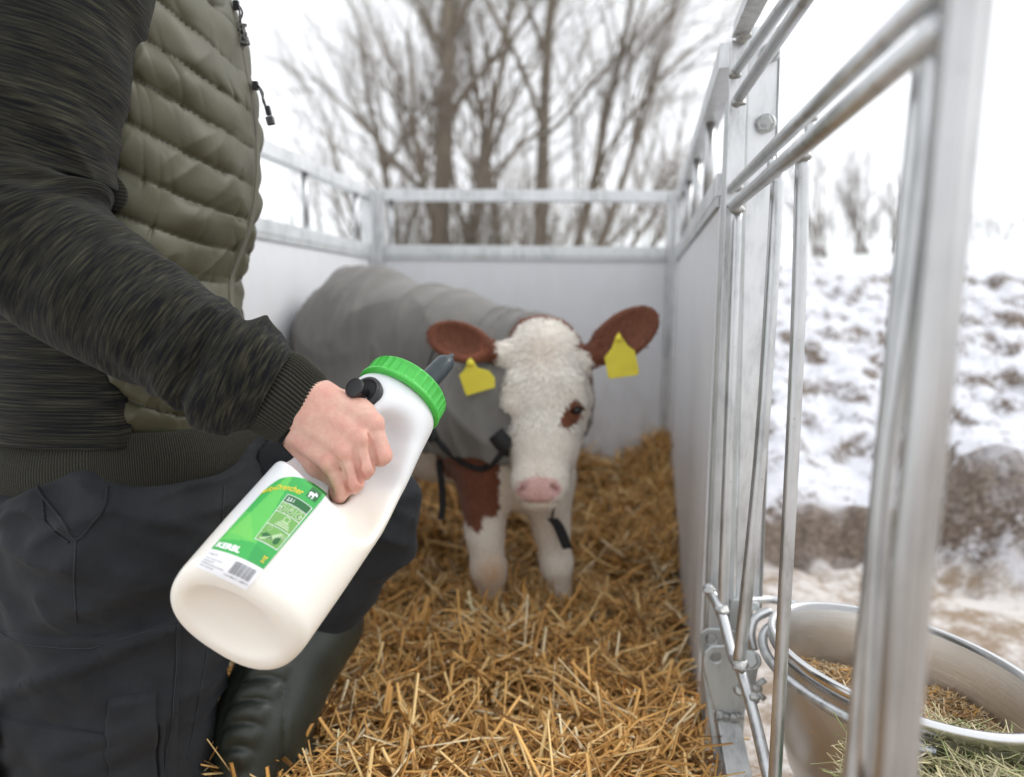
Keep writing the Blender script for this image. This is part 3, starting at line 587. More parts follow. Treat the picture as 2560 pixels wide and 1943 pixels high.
M['skin'] = (lambda k: (k.set(Base_Color=k.mix(k.attr('red'), k.ramp(k.noise(k.coord('Object'), 38, 7, .75), [(.32, (.60, .30, .245)), (.5, (.64, .385, .30)), (.68, (.72, .47, .38))]), (.68, .25, .19)), Roughness=.5, Subsurface_Weight=.35, Subsurface_Radius=(1., .35, .2), Subsurface_Scale=.006), k.bump(k.math('ADD', k.noise(k.coord('Object'), 700, 4, .7), k.math('MULTIPLY', k.noise(k.coord('Object', (1, 1, 1)), 150, 4), .8)), .45, .0014), k.m)[-1])(NT('skin'))
per = empty('person', (-.55, 1.08, -.02), 'person in quilted olive vest, striped knit sweater and dark work trousers holding the milk bottle', 'person')
# --- body with hand
MC = {'i': (P(932, 1060, .818), P(957, 1139, .806)), 'm': (P(903, 1097, .804), P(915, 1170, .796)), 'r': (P(866, 1130, .800), P(888, 1206, .793)), 'p': (P(826, 1158, .806), P(858, 1224, .797))}
BASE = {'i': P(792, 990, .852), 'm': P(778, 1015, .846), 'r': P(760, 1045, .846), 'p': P(738, 1078, .852)}
f = Field(axis(-.95, -.10, [(-.33, -.13)], .0015, .022), axis(.76, 1.45, [(.765, .92)], .0015, .022), axis(-.12, 1.72, [(.485, .69)], .0015, .024))
elbow = PD(-30, 520, .86); wr = P(757, 1032, .866)
f.cone((-.60, 1.1, .6), (-.60, 1.1, 1.15), .10, .10, .05); f.cone((-.60, 1.0, 1.2), (-.60, 1.22, 1.2), .075, .075, .05)
f.cone((-.57, 1.1, 1.2), (-.55, 1.1, 1.40), .06, .052, .03); f.ell((-.53, 1.1, 1.51), np.eye(3), (.095, .075, .125), .03)
f.cone((-.45, 1.1, 1.50), (-.415, 1.1, 1.475), .012, .017, .02); f.cone((-.50, 1.1, 1.42), (-.45, 1.1, 1.40), .05, .028, .03); f.cone((-.448, 1.08, 1.435), (-.448, 1.12, 1.435), .012, .012, .012)
for s_ in (-1, 1): f.ell((-.53, 1.1 + s_ * .078, 1.50), np.eye(3), (.022, .010, .034), .012)
f.cone((-.60, .97, 1.2), elbow, .055, .045, .04); f.cone(elbow, P(640, 940, .862), .045, .034, .03); f.cone(P(640, 940, .862), wr, .034, .033, .02)
f.cone((-.60, 1.22, 1.2), (-.74, 1.34, .95), .05, .042, .04); f.cone((-.74, 1.34, .95), (-.66, 1.33, .70), .042, .03, .03); f.cone((-.66, 1.33, .70), (-.64, 1.32, .60), .03, .035, .02)
f.cone((-.57, 1.02, .6), (-.57, .98, .05), .075, .05, .05); f.cone((-.55, 1.2, .55), P(905, 1290, 1.14), .075, .045, .05); f.cone(P(905, 1290, 1.14), P(690, 1780, 1.08), .040, .030, .03)
# metacarpals and the mass of the hand
for a, ra, rb in (('i', .0195, .0120), ('m', .0200, .0125), ('r', .0200, .0121), ('p', .0185, .0113)): f.cone(BASE[a], MC[a][0], ra, rb, .009)
f.cone(P(757, 1032, .862), P(860, 1085, .834), .030, .017, .014)
f.cone(P(795, 985, .868), P(905, 1028, .842), .0185, .0135, .012); f.cone(P(905, 1028, .842), MC['i'][0], .0135, .012, .010)
f.cone(P(735, 1095, .868), P(798, 1166, .842), .0165, .0150, .012); f.cone(P(798, 1166, .842), P(838, 1206, .832), .0150, .0105, .010)
for a, r1, r2, r3, tip in (('i', .0115, .0112, .0098, [(952, 1146, .832), (925, 1130, .848)]), ('m', .0119, .0114, .0098, [(911, 1180, .824), (884, 1160, .842)]), ('r', .0115, .0108, .0094, [(884, 1216, .820), (860, 1195, .838)]), ('p', .0106, .0098, .0082, [(848, 1242, .818), (828, 1228, .834)])):
    m_, p_ = MC[a]; q = [P(*t) for t in tip]
    f.cone(m_, p_, r1, r2, .0030); f.cone(p_, q[0], r2, r3 + .0006, .003); f.cone(q[0], q[1], r3, r3 - .001, .003)
    f.ell(m_ + nrm(C0 - m_) * .003, np.eye(3), (.0122, .0122, .0116), .005)
# creases between fingers
for a, b in (('i', 'm'), ('m', 'r'), ('r', 'p')):
    c1 = (MC[a][0] + MC[b][0]) / 2; c2 = (MC[a][1] + MC[b][1]) / 2; n_ = nrm(C0 - c1)
    f.cone(c1 * .88 + c2 * .12 + n_ * .0118, c1 * .4 + c2 * .6 + n_ * .0088, .0016, .0036, .004, 'sub'); f.cone(c1 * .4 + c2 * .6 + n_ * .0088, c2 * 1.15 - c1 * .15 + n_ * .004, .0036, .0050, .003, 'sub')
# thumb lying behind the handle
f.cone(P(800, 985, .868), P(862, 1000, .888), .016, .0125, .012); f.cone(P(862, 1000, .888), P(902, 1030, .902), .0115, .0105, .005); f.cone(P(902, 1030, .902), P(920, 1060, .908), .0105, .009, .004)
V, Fc = f.mesh(); V = relax(V, Fc, 2, .5)
body = obj('body', V, Fc, M['skin'], per)
kn = np.zeros(len(V)); hz = [(MC[a][0], .012, .75) for a in 'imrp'] + [(MC[a][1], .011, .5) for a in 'imrp'] + [(P(*t), .012, .35) for t in ((955, 1160, .80), (915, 1190, .79), (888, 1225, .79), (846, 1255, .80))]
for c_, s_, a_ in hz: kn = np.maximum(kn, a_ * np.exp(-(np.linalg.norm(V - c_, axis=1) / s_) ** 2))
attr(body, 'red', np.clip(kn * .80 + .06 + .16 * n3(V[:, 0] * 50, V[:, 1] * 50, V[:, 2] * 50, 3), 0, .8))
# head details above the frame
for s_ in (-1, 1): obj('eye', *tube([(-.452, 1.1 + s_ * .03, 1.512), (-.442, 1.1 + s_ * .03, 1.512)], .011, 12), m_plain('eye_white', (.7, .7, .7), .2), per)
f = Field(axis(-.68, -.40, [], .009, .009), axis(.98, 1.22, [], .009, .009), axis(1.38, 1.68, [], .009, .009)); f.ell((-.55, 1.1, 1.545), np.eye(3), (.10, .085, .11), .01)
f.V = np.maximum(f.V, (np.meshgrid(*f.ax, indexing='ij')[0] + .47) - (np.meshgrid(*f.ax, indexing='ij')[2] - 1.52) * .6); V, Fc = f.mesh(); obj('hair', relax(V, Fc, 2), Fc, m_plain('brown_hair', (.06, .035, .02), .7, 0, .4, 200, .6), per)

# --- torso rings
XC, YC = -.555, 1.10
sil = np.array([PD(x, y, 1.14) for x, y in ((546, 1060), (544, 1000), (541, 930), (530, 850), (514, 760), (513, 690), (508, 640), (508, 600), (524, 560), (548, 495), (560, 440), (566, 380), (566, 300), (560, 230), (544, 150), (528, 60), (506, 0), (470, -120), (430, -260), (330, -420))])
sil = sil[np.argsort(sil[:, 2])]
def torso(z, th, off=0.):
    xf = np.interp(z, sil[:, 2], sil[:, 0]) - .026 * sstep(.62, .72, z); rxf = (xf - XC) * 1.012; rxb = .21 - .05 * sstep(1.1, 1.4, z); ry = .178 + .014 * sstep(.75, .60, z) - .05 * sstep(1.18, 1.42, z)
    c, s_ = np.cos(th), np.sin(th); n = 2.35; rr = (np.abs(c) ** n + np.abs(s_) ** n) ** (-1 / n)
    rx = np.where(c > 0, rxf, rxb); return np.stack([XC + (rx + off) * c * rr, YC + (ry + off) * s_ * rr, z + 0 * th], -1)
def tgrid(z0, z1, nz, t0, t1, nt_): zz, tt = np.meshgrid(np.linspace(z0, z1, nz), np.linspace(rad(t0), rad(t1), nt_), indexing='ij'); return zz, tt
# vest
def th_s(z): return rad(-95) + rad(26) * sstep(.80, .60, z)
zz, tt = tgrid(.562, 1.40, 320, -118, 64, 280); tt = th_s(zz) - rad(5) + (tt - rad(-118)) / rad(182) * (rad(64) - th_s(zz) + rad(5)); B0 = torso(zz, tt); X_ = B0[..., 0]
arc = tt * .17; sl_ = .36 + .42 * (zz - .80); ph = (zz - .75 + (.62 + .25 * sstep(.95, 1.2, zz)) * (X_ + .50) + .005 * n3(arc * 8, zz * 8, 0, 11)) / .061 + .35
ph = np.where(zz < .70, ph, ph); sn_ = np.abs(np.sin(np.pi * ph)); puff = sn_ ** .5
wr1 = n3((arc + .25 * zz) * 30 + 2.5 * n3(arc * 9, zz * 9, 0, 2), ph * .9, 0, 12); wr2 = n3((arc - zz * .5) * 22, (zz + arc * .6) * 20, 0, 13); wr3 = n3((arc + zz * .8) * 14, (zz - arc) * 12, 0, 17)
pull = (1 - np.abs(wr1)) ** 3
off = .010 + (.0102 - .0045 * sstep(-.5, .1, tt)) * puff - .0065 * pull * (1.2 - puff) * (.35 + .65 * sstep(-.5, .4, wr3)) + .0030 * wr2 * puff + .0045 * wr3 + .0042 * (1 - np.abs(n3((arc - zz * 1.1) * 19, (zz + arc) * 5, 0, 18))) ** 2.5
off = off * (1 - .6 * sstep(.60, .565, zz)); front = sstep(rad(13), rad(17), tt) ; nz_ = sstep(rad(9), rad(3), np.abs(tt - rad(15))); off = off * (1 - nz_) + .016 * nz_
V = torso(zz, tt, off); V = V.reshape(-1, 3); vest = obj('quilted_vest', V, grid_faces(320, 280), M['nylon'], per); m = vest.modifiers.new('t', 'SOLIDIFY'); m.thickness = .003; m.offset = -1
vest['label'] = 'olive quilted vest front with stitched baffles'
attr(vest, 'seam', sn_)
# zip tape and pulls
zt = np.linspace(.60, 1.40, 80); zp = torso(zt, np.full(80, rad(15)), .0200); tp_ = torso(zt, np.full(80, rad(12)), .0165); tq = torso(zt, np.full(80, rad(18)), .0165)
obj('zip_tape', np.concatenate([tp_, zp, tq]), grid_faces(3, 80), m_plain('zip_tape_cloth', (.11, .105, .08), .9, 0, .3, 900, .5), vest)
def zpull(z, swing, big):
    p = torso(np.array([z]), np.array([rad(13)]), .024)[0]; pu = empty('zip_pull', (0, 0, 0)); pu.parent = vest
    obj('slider', *bar(p + [.001, 0, -.006], p + [.001, 0, .007], .008, .007, (0, 1, 0)), M['black'], pu, False)
    pts = smoothpath([p + [.003, 0, .004], p + [.008 + swing * .2, -.004, -.004], p + [.012 + swing * .6, -.005, -.020], p + [.015 + swing, -.004, -.036]], 20); obj('cord', *tube(pts, .0016, 8), M['black'], pu)
    pts = smoothpath([p + [.003, 0, .004], p + [.010 + swing * .2, .004, -.008], p + [.009 + swing * .6, .003, -.022], p + [.015 + swing, .001, -.036]], 20); obj('cord', *tube(pts, .0016, 8), M['black'], pu)
    e = pts[-1]; bevel(obj('toggle', *bar(e + [0, -.002, .005], e + [.003, -.002, -.009], .008, .007, (0, 1, 0)), M['black'], pu, False), .001)
    bevel(obj('toggle_end', *bar(e + [.003, -.002, -.011], e + [.006, -.002, -.024], .012, .008, (0, 1, 0)), m_plain('dark_grey_toggle', (.06, .06, .06), .4), pu, False), .0015)
    if big:
        mk = m_plain('zip_puller_metal', (.22, .22, .21), .35, .6)
        for q in (-1, 1): obj('puller_bar', *bar(e + [.001 - q * .006, -.008, .006], e + [.004 + q * .006, -.008, -.020], .004, .003, (0, 1, 0)), mk, pu, False)
        for q in (.006, -.007, -.020): obj('puller_bar', *bar(e + [-.006, -.0075, q], e + [.010, -.0075, q - .002], .004, .003, (0, 1, 0)), mk, pu, False)
z1 = PD(552, 175, 1.12)[2]; zpull(z1, .004, False); z2 = PD(515, -3, 1.12)[2]; zpull(z2, -.006, True)
# sweater: side panel (under the arm) and sleeve
zz, tt = tgrid(.555, 1.38, 220, -300, -84, 200); tt = rad(-300) + (tt - rad(-300)) / rad(216) * (th_s(zz) + rad(300)); o_ = .014 * sstep(0, .1, th_s(zz) - tt) + .008 + .005 * n3(zz * 9, tt * 2, 0, 21) + .006 * np.maximum(0, n3(zz * 24 + tt * 1.2, tt * 1.3, 0, 22)) + .008 * sstep(.70, .60, zz)
sw = obj('sweater', torso(zz, tt, o_).reshape(-1, 3), grid_faces(220, 200), M['knit'], per); setuv(sw, zz, tt / 6.28); sw['label'] = 'dark striped knit side panel under the arm'
m = sw.modifiers.new('t', 'SOLIDIFY'); m.thickness = .004; m.offset = -1
def sweep(ctr, radii, nu, nv, disp=None, squash=.93, v0=0.):
    pts = smoothpath(ctr, nu); r = smoothpath(np.array(radii)[:, None] * [1, 1, 1], nu)[:, 0]; T = np.gradient(pts, axis=0); seg = np.linalg.norm(T, axis=1); L = np.cumsum(seg) - seg[0]; T /= seg[:, None]
    D = np.array([0, -1., 0]); Nn = D - T * (T @ D)[:, None]; Nn /= np.linalg.norm(Nn, axis=1)[:, None]; Bn = np.cross(T, Nn); a = np.linspace(0, 2 * np.pi, nv) + np.pi + v0
    uu, vv = np.meshgrid(L, a, indexing='ij'); dd = disp(uu, vv) if disp is not None else 0
    rr = r[:, None] + dd; V = pts[:, None] + (np.cos(vv) * rr * squash)[..., None] * Nn[:, None] + (np.sin(vv) * rr)[..., None] * Bn[:, None]; return V, uu, vv
arm_c = [P(240, -420, 1.0), P(165, -160, .93), P(112, 60, .895), P(68, 300, .87), P(42, 470, .86), P(90, 600, .85), P(215, 707, .845), P(364, 795, .845), P(480, 866, .848), P(580, 925, .852), P(640, 951, .856), P(682, 972, .86)]
arm_r = [.12, .114, .110, .098, .096, .093, .086, .0775, .0725, .069, .066, .055]
def adisp(u, v):
    L = u.max(); c, s_ = np.cos(v), np.sin(v); f_ = u
    d = .0035 * n3(u * 16, c * 1.1, s_ * 1.1, 41) + .0045 * n3(u * 30 + 1.5 * c, c * .8 + 3, s_ * .9, 42)
    near = np.exp(-((u - L * .56) / .10) ** 2); d += near * .016 * (1 - 2 * np.abs(n3(u * 26 + 1.2 * s_ * 1.5, c * .8, s_ * .8, 43))) * (.45 + .55 * s_ * -1)
    crook = np.exp(-((u - L * .50) / .035) ** 2) * np.clip(-s_ * 1., 0, 1); d -= 0
    cf = np.exp(-((u - (L - .085)) / .035) ** 2); d += cf * .013 * (1 - 2.2 * np.abs(n3((u + .018 * s_ - .01 * c) * 30, c * .7, s_ * .7 + 5, 44)))
    d += .008 * np.exp(-((u - (L - .045)) / .022) ** 2) - .013 * np.exp(-((u - (L - .083 + .012 * s_)) / .009) ** 2)
    return d
V, uu, vv = sweep(arm_c, arm_r, 400, 180, adisp); slv = obj('sleeve', V.reshape(-1, 3), grid_faces(400, 180), M['knit'], sw); setuv(slv, uu, (vv - vv.min()) / 6.283)
L_ = uu.max()
cu_c = [P(668, 966, .858), P(690, 980, .860), P(725, 1006, .863), P(757, 1032, .866), P(762, 1036, .866)]; NR = 66
def cdisp(u, v): return .0012 * np.cos(v * NR) * (1 - sstep(u.max() - .015, u.max() - .007, u)) + .0010 * n3(u * 40, np.cos(v) * 2, np.sin(v) * 2, 45) - .006 * sstep(u.max() - .004, u.max(), u)
V, uu, vv = sweep(cu_c, [.052, .0565, .0550, .0530, .0520], 50, NR * 8 + 1, cdisp, .78); cf = obj('cuff', V.reshape(-1, 3), grid_faces(50, NR * 8 + 1), M['rib'], sw); setuv(cf, uu, (vv - vv.min()) / 6.283 * .33); attr(cf, 'rib', .5 + .5 * np.cos(vv * NR)); ce = obj('cuff_edge', *tube(V[-5], .0021, 8), M['rib'], cf); setuv(ce, np.arange(len(ce.data.vertices)) * .001, np.arange(len(ce.data.vertices)) * .0013); attr(ce, 'rib', np.full(len(ce.data.vertices), .55))
V, uu, vv = sweep([P(762, 1036, .866), P(745, 1024, .865), P(700, 990, .861)], [.0505, .047, .045], 10, 60, None, .78); obj('cuff_lining', V.reshape(-1, 3), grid_faces(10, 60), M['rib'], sw)
# far arm sleeve
V, uu, vv = sweep([(-.60, 1.22, 1.22), (-.74, 1.34, .95), (-.70, 1.34, .82), (-.66, 1.33, .70)], [.085, .075, .07, .05], 90, 60, lambda u, v: .005 * n3(u * 25, np.cos(v), np.sin(v), 4)); s2 = obj('sleeve', V.reshape(-1, 3), grid_faces(90, 60), M['knit'], sw); setuv(s2, uu, vv / 6.283)
# ribbed hem
NH = 230; zz, tt = np.meshgrid(np.linspace(0, 1, 26), np.linspace(rad(-200), rad(40), NH * 4 + 1), indexing='ij')
hb0 = .488 + .010 * np.cos(tt) + .010 * np.sin(tt * 1.5 + .5) ; ht0 = .572 + .004 * np.sin(tt * 3); z_ = hb0 + (ht0 - hb0) * zz
bul = .012 * np.sin(np.pi * np.clip(zz, 0, 1)) ** .7 + .007 * n3(tt * 2.0, zz * 1.2, 0, 51); rb_ = .5 + .5 * np.cos(tt * NH * 1.5)
V = torso(z_, tt, .016 + bul + .0011 * rb_ ); hm = obj('ribbed_hem', V.reshape(-1, 3), grid_faces(26, NH * 4 + 1), M['rib'], sw); setuv(hm, z_, tt * .17); attr(hm, 'rib', rb_); m = hm.modifiers.new('t', 'SOLIDIFY'); m.thickness = .004; m.offset = -1
vb = bvh(vest)
def hit(tree, px, py, off=0., smooth=0):
    d = RAY(px, py); h = tree.ray_cast(Vector(C0), Vector(d))
    if h[0] is None: return None
    n = np.array(h[1]); n = n if n @ d < 0 else -n; return np.array(h[0]) + n * off, n
def patch(name, tree, fn, nu, nv, off, mat, parent, edge=.06, Yfall=.95):
    V = np.zeros((nu, nv, 3)); last = None
    for i in range(nu):
        for j in range(nv):
            u, v = i / (nu - 1), j / (nv - 1); x, y = fn(u, v); e = min(1, min(u, 1 - u, v, 1 - v) / edge); h = hit(tree, x, y, off * (e ** .4) - .0006)
            V[i, j] = h[0] if h else P(x, y, last if last else Yfall)
            last = V[i, j][1]
    return obj(name, V.reshape(-1, 3), grid_faces(nu, nv), mat, parent)
def bil(a, b, c, d): return lambda u, v: tuple(np.array(a) * (1 - u) * (1 - v) + np.array(b) * u * (1 - v) + np.array(c) * u * v + np.array(d) * (1 - u) * v)
o = patch('pocket_binding', vb, lambda u, v: ((228 + 44 * v * math.sin(math.pi * min(max(u * .9 + .05, 0), 1)) ** .6 + u * 10) * 1.157, (370 + 82 * u + 8 * v) * 1.157), 40, 16, .006, M['rib'], vest); 
a_ = np.repeat(.5 + .5 * np.cos(np.linspace(0, 1, 40) * 2 * np.pi * 11), 16); attr(o, 'rib', a_); setuv(o, np.repeat(np.linspace(0, .1, 40), 16), np.tile(np.linspace(0, .05, 16), 40))

# --- trousers
f = Field(axis(-.86, -.12, [], .006, .006), axis(.80, 1.48, [], .006, .006), axis(-.06, .60, [], .006, .006))
f.cone((-.575, 1.045, .53), (-.578, 1.01, .40), .122, .142, .05); f.cone((-.578, 1.00, .40), (-.585, .985, -.05), .146, .120, .05); f.cone((-.68, 1.04, .38), (-.64, 1.0, -.05), .125, .13, .06); f.cone((-.56, 1.18, .53), (-.56, 1.10, .45), .12, .12, .06)
kn_ = P(938, 1290, 1.15); f.cone((-.52, 1.20, .52), kn_ + [-.02, 0, .01], .105, .083, .06); f.cone(kn_ + [-.02, 0, .01], kn_ + [-.004, 0, -.02], .083, .070, .03); f.cone(kn_, P(812, 1500, 1.15), .076, .074, .03)
V, Fc = f.mesh(); V = relax(V, Fc, 2)
f2 = np.stack([V[:, 0], V[:, 1], V[:, 2]], -1); ctrx = -.578
def fold(V, q, sd): return (1 - np.abs(noise(V @ q.T, sd))) ** 3
q1 = np.array([[9., 4, 16], [3, 3, -3], [6, -2, -6]]); q2 = np.array([[-8., 3, 20], [4, 4, 2], [2, -3, 3]]); q3 = np.array([[14., 2, 22], [6, 2, -4], [0, 5, 0]])
N_ = V - np.stack([np.where(V[:, 1] > 1.14, V[:, 0] * 0 + V[:, 0], ctrx), np.where(V[:, 1] > 1.14, 1.16, 1.0), V[:, 2]], -1); N_ /= np.linalg.norm(N_, axis=1)[:, None] + 1e-9
far = V[:, 0] > -.40
kc = kn_ + np.array([0, 0, 0]); Nf = V - kc; Nf /= np.linalg.norm(Nf, axis=1)[:, None] + 1e-9; N_ = np.where(far[:, None], Nf, N_)
dsp = .020 * fold(V, q1, 61) * sstep(.30, .50, V[:, 2]) + .015 * fold(V, q2, 62) + .011 * fold(V, q3, 63) - .014 + .0035 * noise(V * 24, 64)
V = V + N_ * dsp[:, None]; V = relax(V, Fc, 1, .4)
tr = obj('trousers', V, Fc, M['cloth'], per); tb = bvh(tr)
dp = lambda x, y: (x * 1.15732, y * 1.15732)
patch('cargo_pocket', tb, lambda u, v: dp(-40 + 432 * v - 12 * u, (1340 + 34 * math.sin(math.pi * min(v * 1.05, 1)) ** 1 * (1 - u) - 20 * (v - .5) * (1 - u)) * (1 - u) + 1760 * u), 60, 60, .0065, M['cloth'], tr, .03)
patch('pocket_flap', tb, lambda u, v: dp(-40 + 290 * v, (1522 + 60 * v ** .7) * (1 - u) + 1780 * u), 40, 40, .012, M['cloth'], tr, .03)
patch('phone_pocket', tb, bil(dp(236, 1500), dp(226, 1760), dp(338, 1760), dp(338, 1488)), 40, 26, .0165, M['cloth'], tr, .05)
patch('pen_loop', tb, bil(dp(340, 1545), dp(336, 1740), dp(352, 1740), dp(355, 1540)), 20, 8, .011, M['cloth'], tr, .2)
def seam(name, pts, off, r=.0011, tree=tb, mat='thread', par=tr):
    q = smoothpath(np.array([[*p, 0] for p in pts], float) * 1.15732, 50); out = []
    for x, y, _ in q:
        h = hit(tree, x, y, off)
        if h: out.append(h[0])
    if len(out) > 4: obj(name, *tube(out, r, 6), M[mat], par)
seam('side_seam', [(165, 1168), (160, 1230), (162, 1290), (165, 1345)], .0006); seam('pocket_seam', [(82, 1050), (98, 1080), (130, 1120), (165, 1165), (200, 1130), (226, 1095), (232, 1050)], .0012, .0020, mat='cloth')
seam('pocket_seam', [(92, 1080), (102, 1130), (150, 1172)], .001, .0016, mat='cloth'); seam('flap_stitch', [(5, 1362), (80, 1390), (180, 1395), (300, 1372), (386, 1350)], .0062, .0008); seam('pocket_stitch', [(380, 1345), (376, 1450), (366, 1560), (350, 1679)], .0072, .0008)
seam('inner_seam', [(484, 1050), (472, 1200), (448, 1400), (405, 1640)], .0008, .0012)
# --- boots
def boot(pts, rads, foot, nm_ribs, label):
    pts = np.array(pts); lo = np.minimum(pts.min(0), np.array(foot).min(0)) - .14; hi = np.maximum(pts.max(0), np.array(foot).max(0)) + .14
    f = Field(*[axis(l, h, [], .0055, .0055) for l, h in zip(lo, hi)])
    for i in range(len(pts) - 1): f.cone(pts[i], pts[i + 1], rads[i], rads[i + 1], .04)
    f.cone(foot[0], foot[1], .050, .044, .03); f.cone(foot[1], foot[2], .042, .036, .03)
    V, Fc = f.mesh(); V = relax(V, Fc, 2); ax_ = nrm(pts[0] - pts[-1]); h = (V - pts[-1]) @ ax_; rv = V - pts[-1] - h[:, None] * ax_; rn = rv / (np.linalg.norm(rv, axis=1)[:, None] + 1e-9)
    ang = np.arctan2(rn[:, 0], -rn[:, 1]); m = sstep(.02, .05, h) * sstep(.22, .19, h) * sstep(.55, .25, np.abs(ang + .35)); ph_ = (h + .05 * np.clip(-(ang + .35), -.6, .6) ** 2 - .03 * ang) / .034
    V = V + rn * (m * .011 * (np.abs(np.sin(np.pi * ph_)) ** .6) )[:, None] - rn * (.005 * np.exp(-((h - .165 + .16 * (ang - .1)) / .007) ** 2) * (ang > .1) * (ang < 1.2))[:, None]
    b = obj('boot', V, Fc, M['boot'], per); b['label'] = label; sf = np.array(foot); sf[:, 2] -= .03; V, Fc = tube(smoothpath(sf, 12), [.046, .048, .047, .044, .043, .044, .046, .048, .048, .046, .042, .03], 20); V[:, 2] = (V[:, 2] - sf[0, 2]) * .45 + sf[0, 2] - .01; obj('sole', V, Fc, M['black'], b); return b
ft = P(620, 2000, 1.0); boot([P(806, 1560, 1.15), P(728, 1640, 1.12), P(672, 1780, 1.06), P(618, 1980, 1.0)], [.073, .078, .072, .063], [ft + [-.02, 0, -.01], P(745, 1945, 1.04), P(868, 1925, 1.09)], 5, 'dark green rubber boot of the far leg with moulded ridges')
cuffring = []
boot([(-.585, .98, .12), (-.585, .97, .05), (-.59, .97, -.05)], [.07, .065, .06], [np.array([-.60, .97, -.06]), np.array([-.50, .96, -.08]), np.array([-.40, .95, -.085])], 0, 'dark green rubber boot of the near leg')
# ================================================================== BOTTLE
Bp = P(580, 1560, .700); Tp = P(1000, 997, .920); U_ = nrm(Tp - Bp); LEN = np.linalg.norm(Tp - Bp)
view = nrm((Bp + Tp) / 2 - C0); W_ = nrm(np.cross(U_, view)); W_ = W_ if W_[0] > 0 else -W_; V_ = nrm(np.cross(W_, U_)); V_ = V_ if V_ @ (-view) > 0 else -V_
bot = empty('milk_bottle', Bp, 'white milk bottle with green screw cap and grey teat, held in the hand', 'bottle')
def bl(u, w_, v): return Bp + U_ * (u * LEN) + W_ * w_ + V_ * v
cor = np.array([bl(u, a, b) for u in (-.05, 1.06) for a in (-.1, .1) for b in (-.075, .075)])
f = Field(*[np.arange(l, h, .0021) for l, h in zip(cor.min(0), cor.max(0))])
g_ = np.stack(np.meshgrid(*f.ax, indexing='ij'), -1) - Bp; u = (g_ @ U_) / LEN; w_ = g_ @ W_; v = g_ @ V_
aw = np.interp(u, [0, .25, .5, .7, .85, .95, 1.0], [.0785, .0785, .0770, .0715, .0645, .0610, .0570]); cw = np.interp(u, [0, .5, .8, 1], [.0, .004, .001, 0])
bv = np.interp(u, [0, .3, .6, .85, 1.0], [.066, .064, .060, .056, .053]); nn = np.interp(u, [0, .3, .8, 1], [2.5, 2.5, 2.25, 2.0])
q = ((np.abs((w_ - cw) / aw)) ** nn + (np.abs(v / bv)) ** nn) ** (1 / nn); side = (q - 1) * np.minimum(aw, bv) * 1.0
ends = np.maximum(-u * LEN + .46 * v, (u - 1.0) * LEN) * .96; r_ = .013; a = side + r_; b = ends + r_
d = np.minimum(np.maximum(a, b), 0) + np.sqrt(np.maximum(a, 0) ** 2 + np.maximum(b, 0) ** 2) - r_
f.V = d; del g_, q, side, ends
# concave base
bn_ = nrm(-U_ + .46 * V_); f.ell(Bp + bn_ * .012, [W_, np.cross(bn_, W_), bn_], (.067, .054, .026), .0025, 'sub')
# room for the hand, which lies on the near side of the handle
for a in 'imrp':
    n1_ = nrm(C0 - MC[a][0]); f.cone(BASE[a] + n1_ * .034, MC[a][0] + n1_ * .034, .034, .032, .008, 'sub'); f.cone(MC[a][0] + n1_ * .026, MC[a][1] + n1_ * .026, .028, .0225, .008, 'sub')
f.cone(P(735, 1095, .828), P(838, 1206, .80), .034, .026, .008, 'sub')
# grip recess: slanting hollow in the near face beside the handle
f.cone(P(972, 1090, .840), P(945, 1180, .812), .026, .032, .03, 'sub'); f.cone(P(945, 1180, .810), P(900, 1290, .776), .032, .027, .012, 'sub')
f.cone(P(925, 1150, .82), P(880, 1270, .785), .020, .024, .012, 'sub')
for a in 'imrp':
    f.cone(BASE[a], MC[a][0], .018, .0125, .008, 'sub'); f.cone(MC[a][0], MC[a][1], .0105, .0100, .008, 'sub')
f.cone(P(757, 1032, .862), P(860, 1085, .834), .028, .015, .01, 'sub')
for t in ([(957, 1139, .806), (952, 1146, .832), (925, 1130, .848)], [(915, 1170, .796), (911, 1180, .824), (884, 1160, .842)], [(888, 1206, .793), (884, 1216, .820), (860, 1195, .838)], [(858, 1224, .797), (848, 1242, .818), (828, 1228, .834)]):
    f.cone(P(*t[0]), P(*t[1]), .0100, .0092, .008, 'sub'); f.cone(P(*t[1]), P(*t[2]), .009, .008, .006, 'sub')
V, Fc = f.mesh(); V = relax(V, Fc, 3, .5)
k = NT('milky_plastic'); lv = k.attr('milk'); k.set(Base_Color=k.mix(lv, (.76, .775, .785), (.86, .82, .745)), Roughness=.34, Subsurface_Weight=.55, Subsurface_Radius=(1., .9, .75), Subsurface_Scale=.02); k.bump(k.noise(k.coord('Object'), 160, 3), .06, .0006)
bb_ = obj('bottle_body', V, Fc, k.m, bot); attr(bb_, 'milk', sstep(.535, .485, V[:, 2] + .008 * n3(V[:, 0] * 10, V[:, 1] * 10, 0, 2))); btree = bvh(bb_)
obj('mould_seam', *tube([bl(-.012, -.058, .0), bl(.000, 0, .0) , bl(-.012, .058, .0)], .0007, 6), k.m, bot) if 0 else None
for px, py, s_ in ((677, 1712, .0007), (704, 1702, .0006), (598, 1650, .0005), (655, 1693, .0005)):
    h = hit(btree, px, py, .0001)
    if h: obj('straw_speck', *tube([h[0], h[0] + U_ * .003 + W_ * .001], s_, 5), m_plain('speck', (.2, .1, .05), .8), bot)
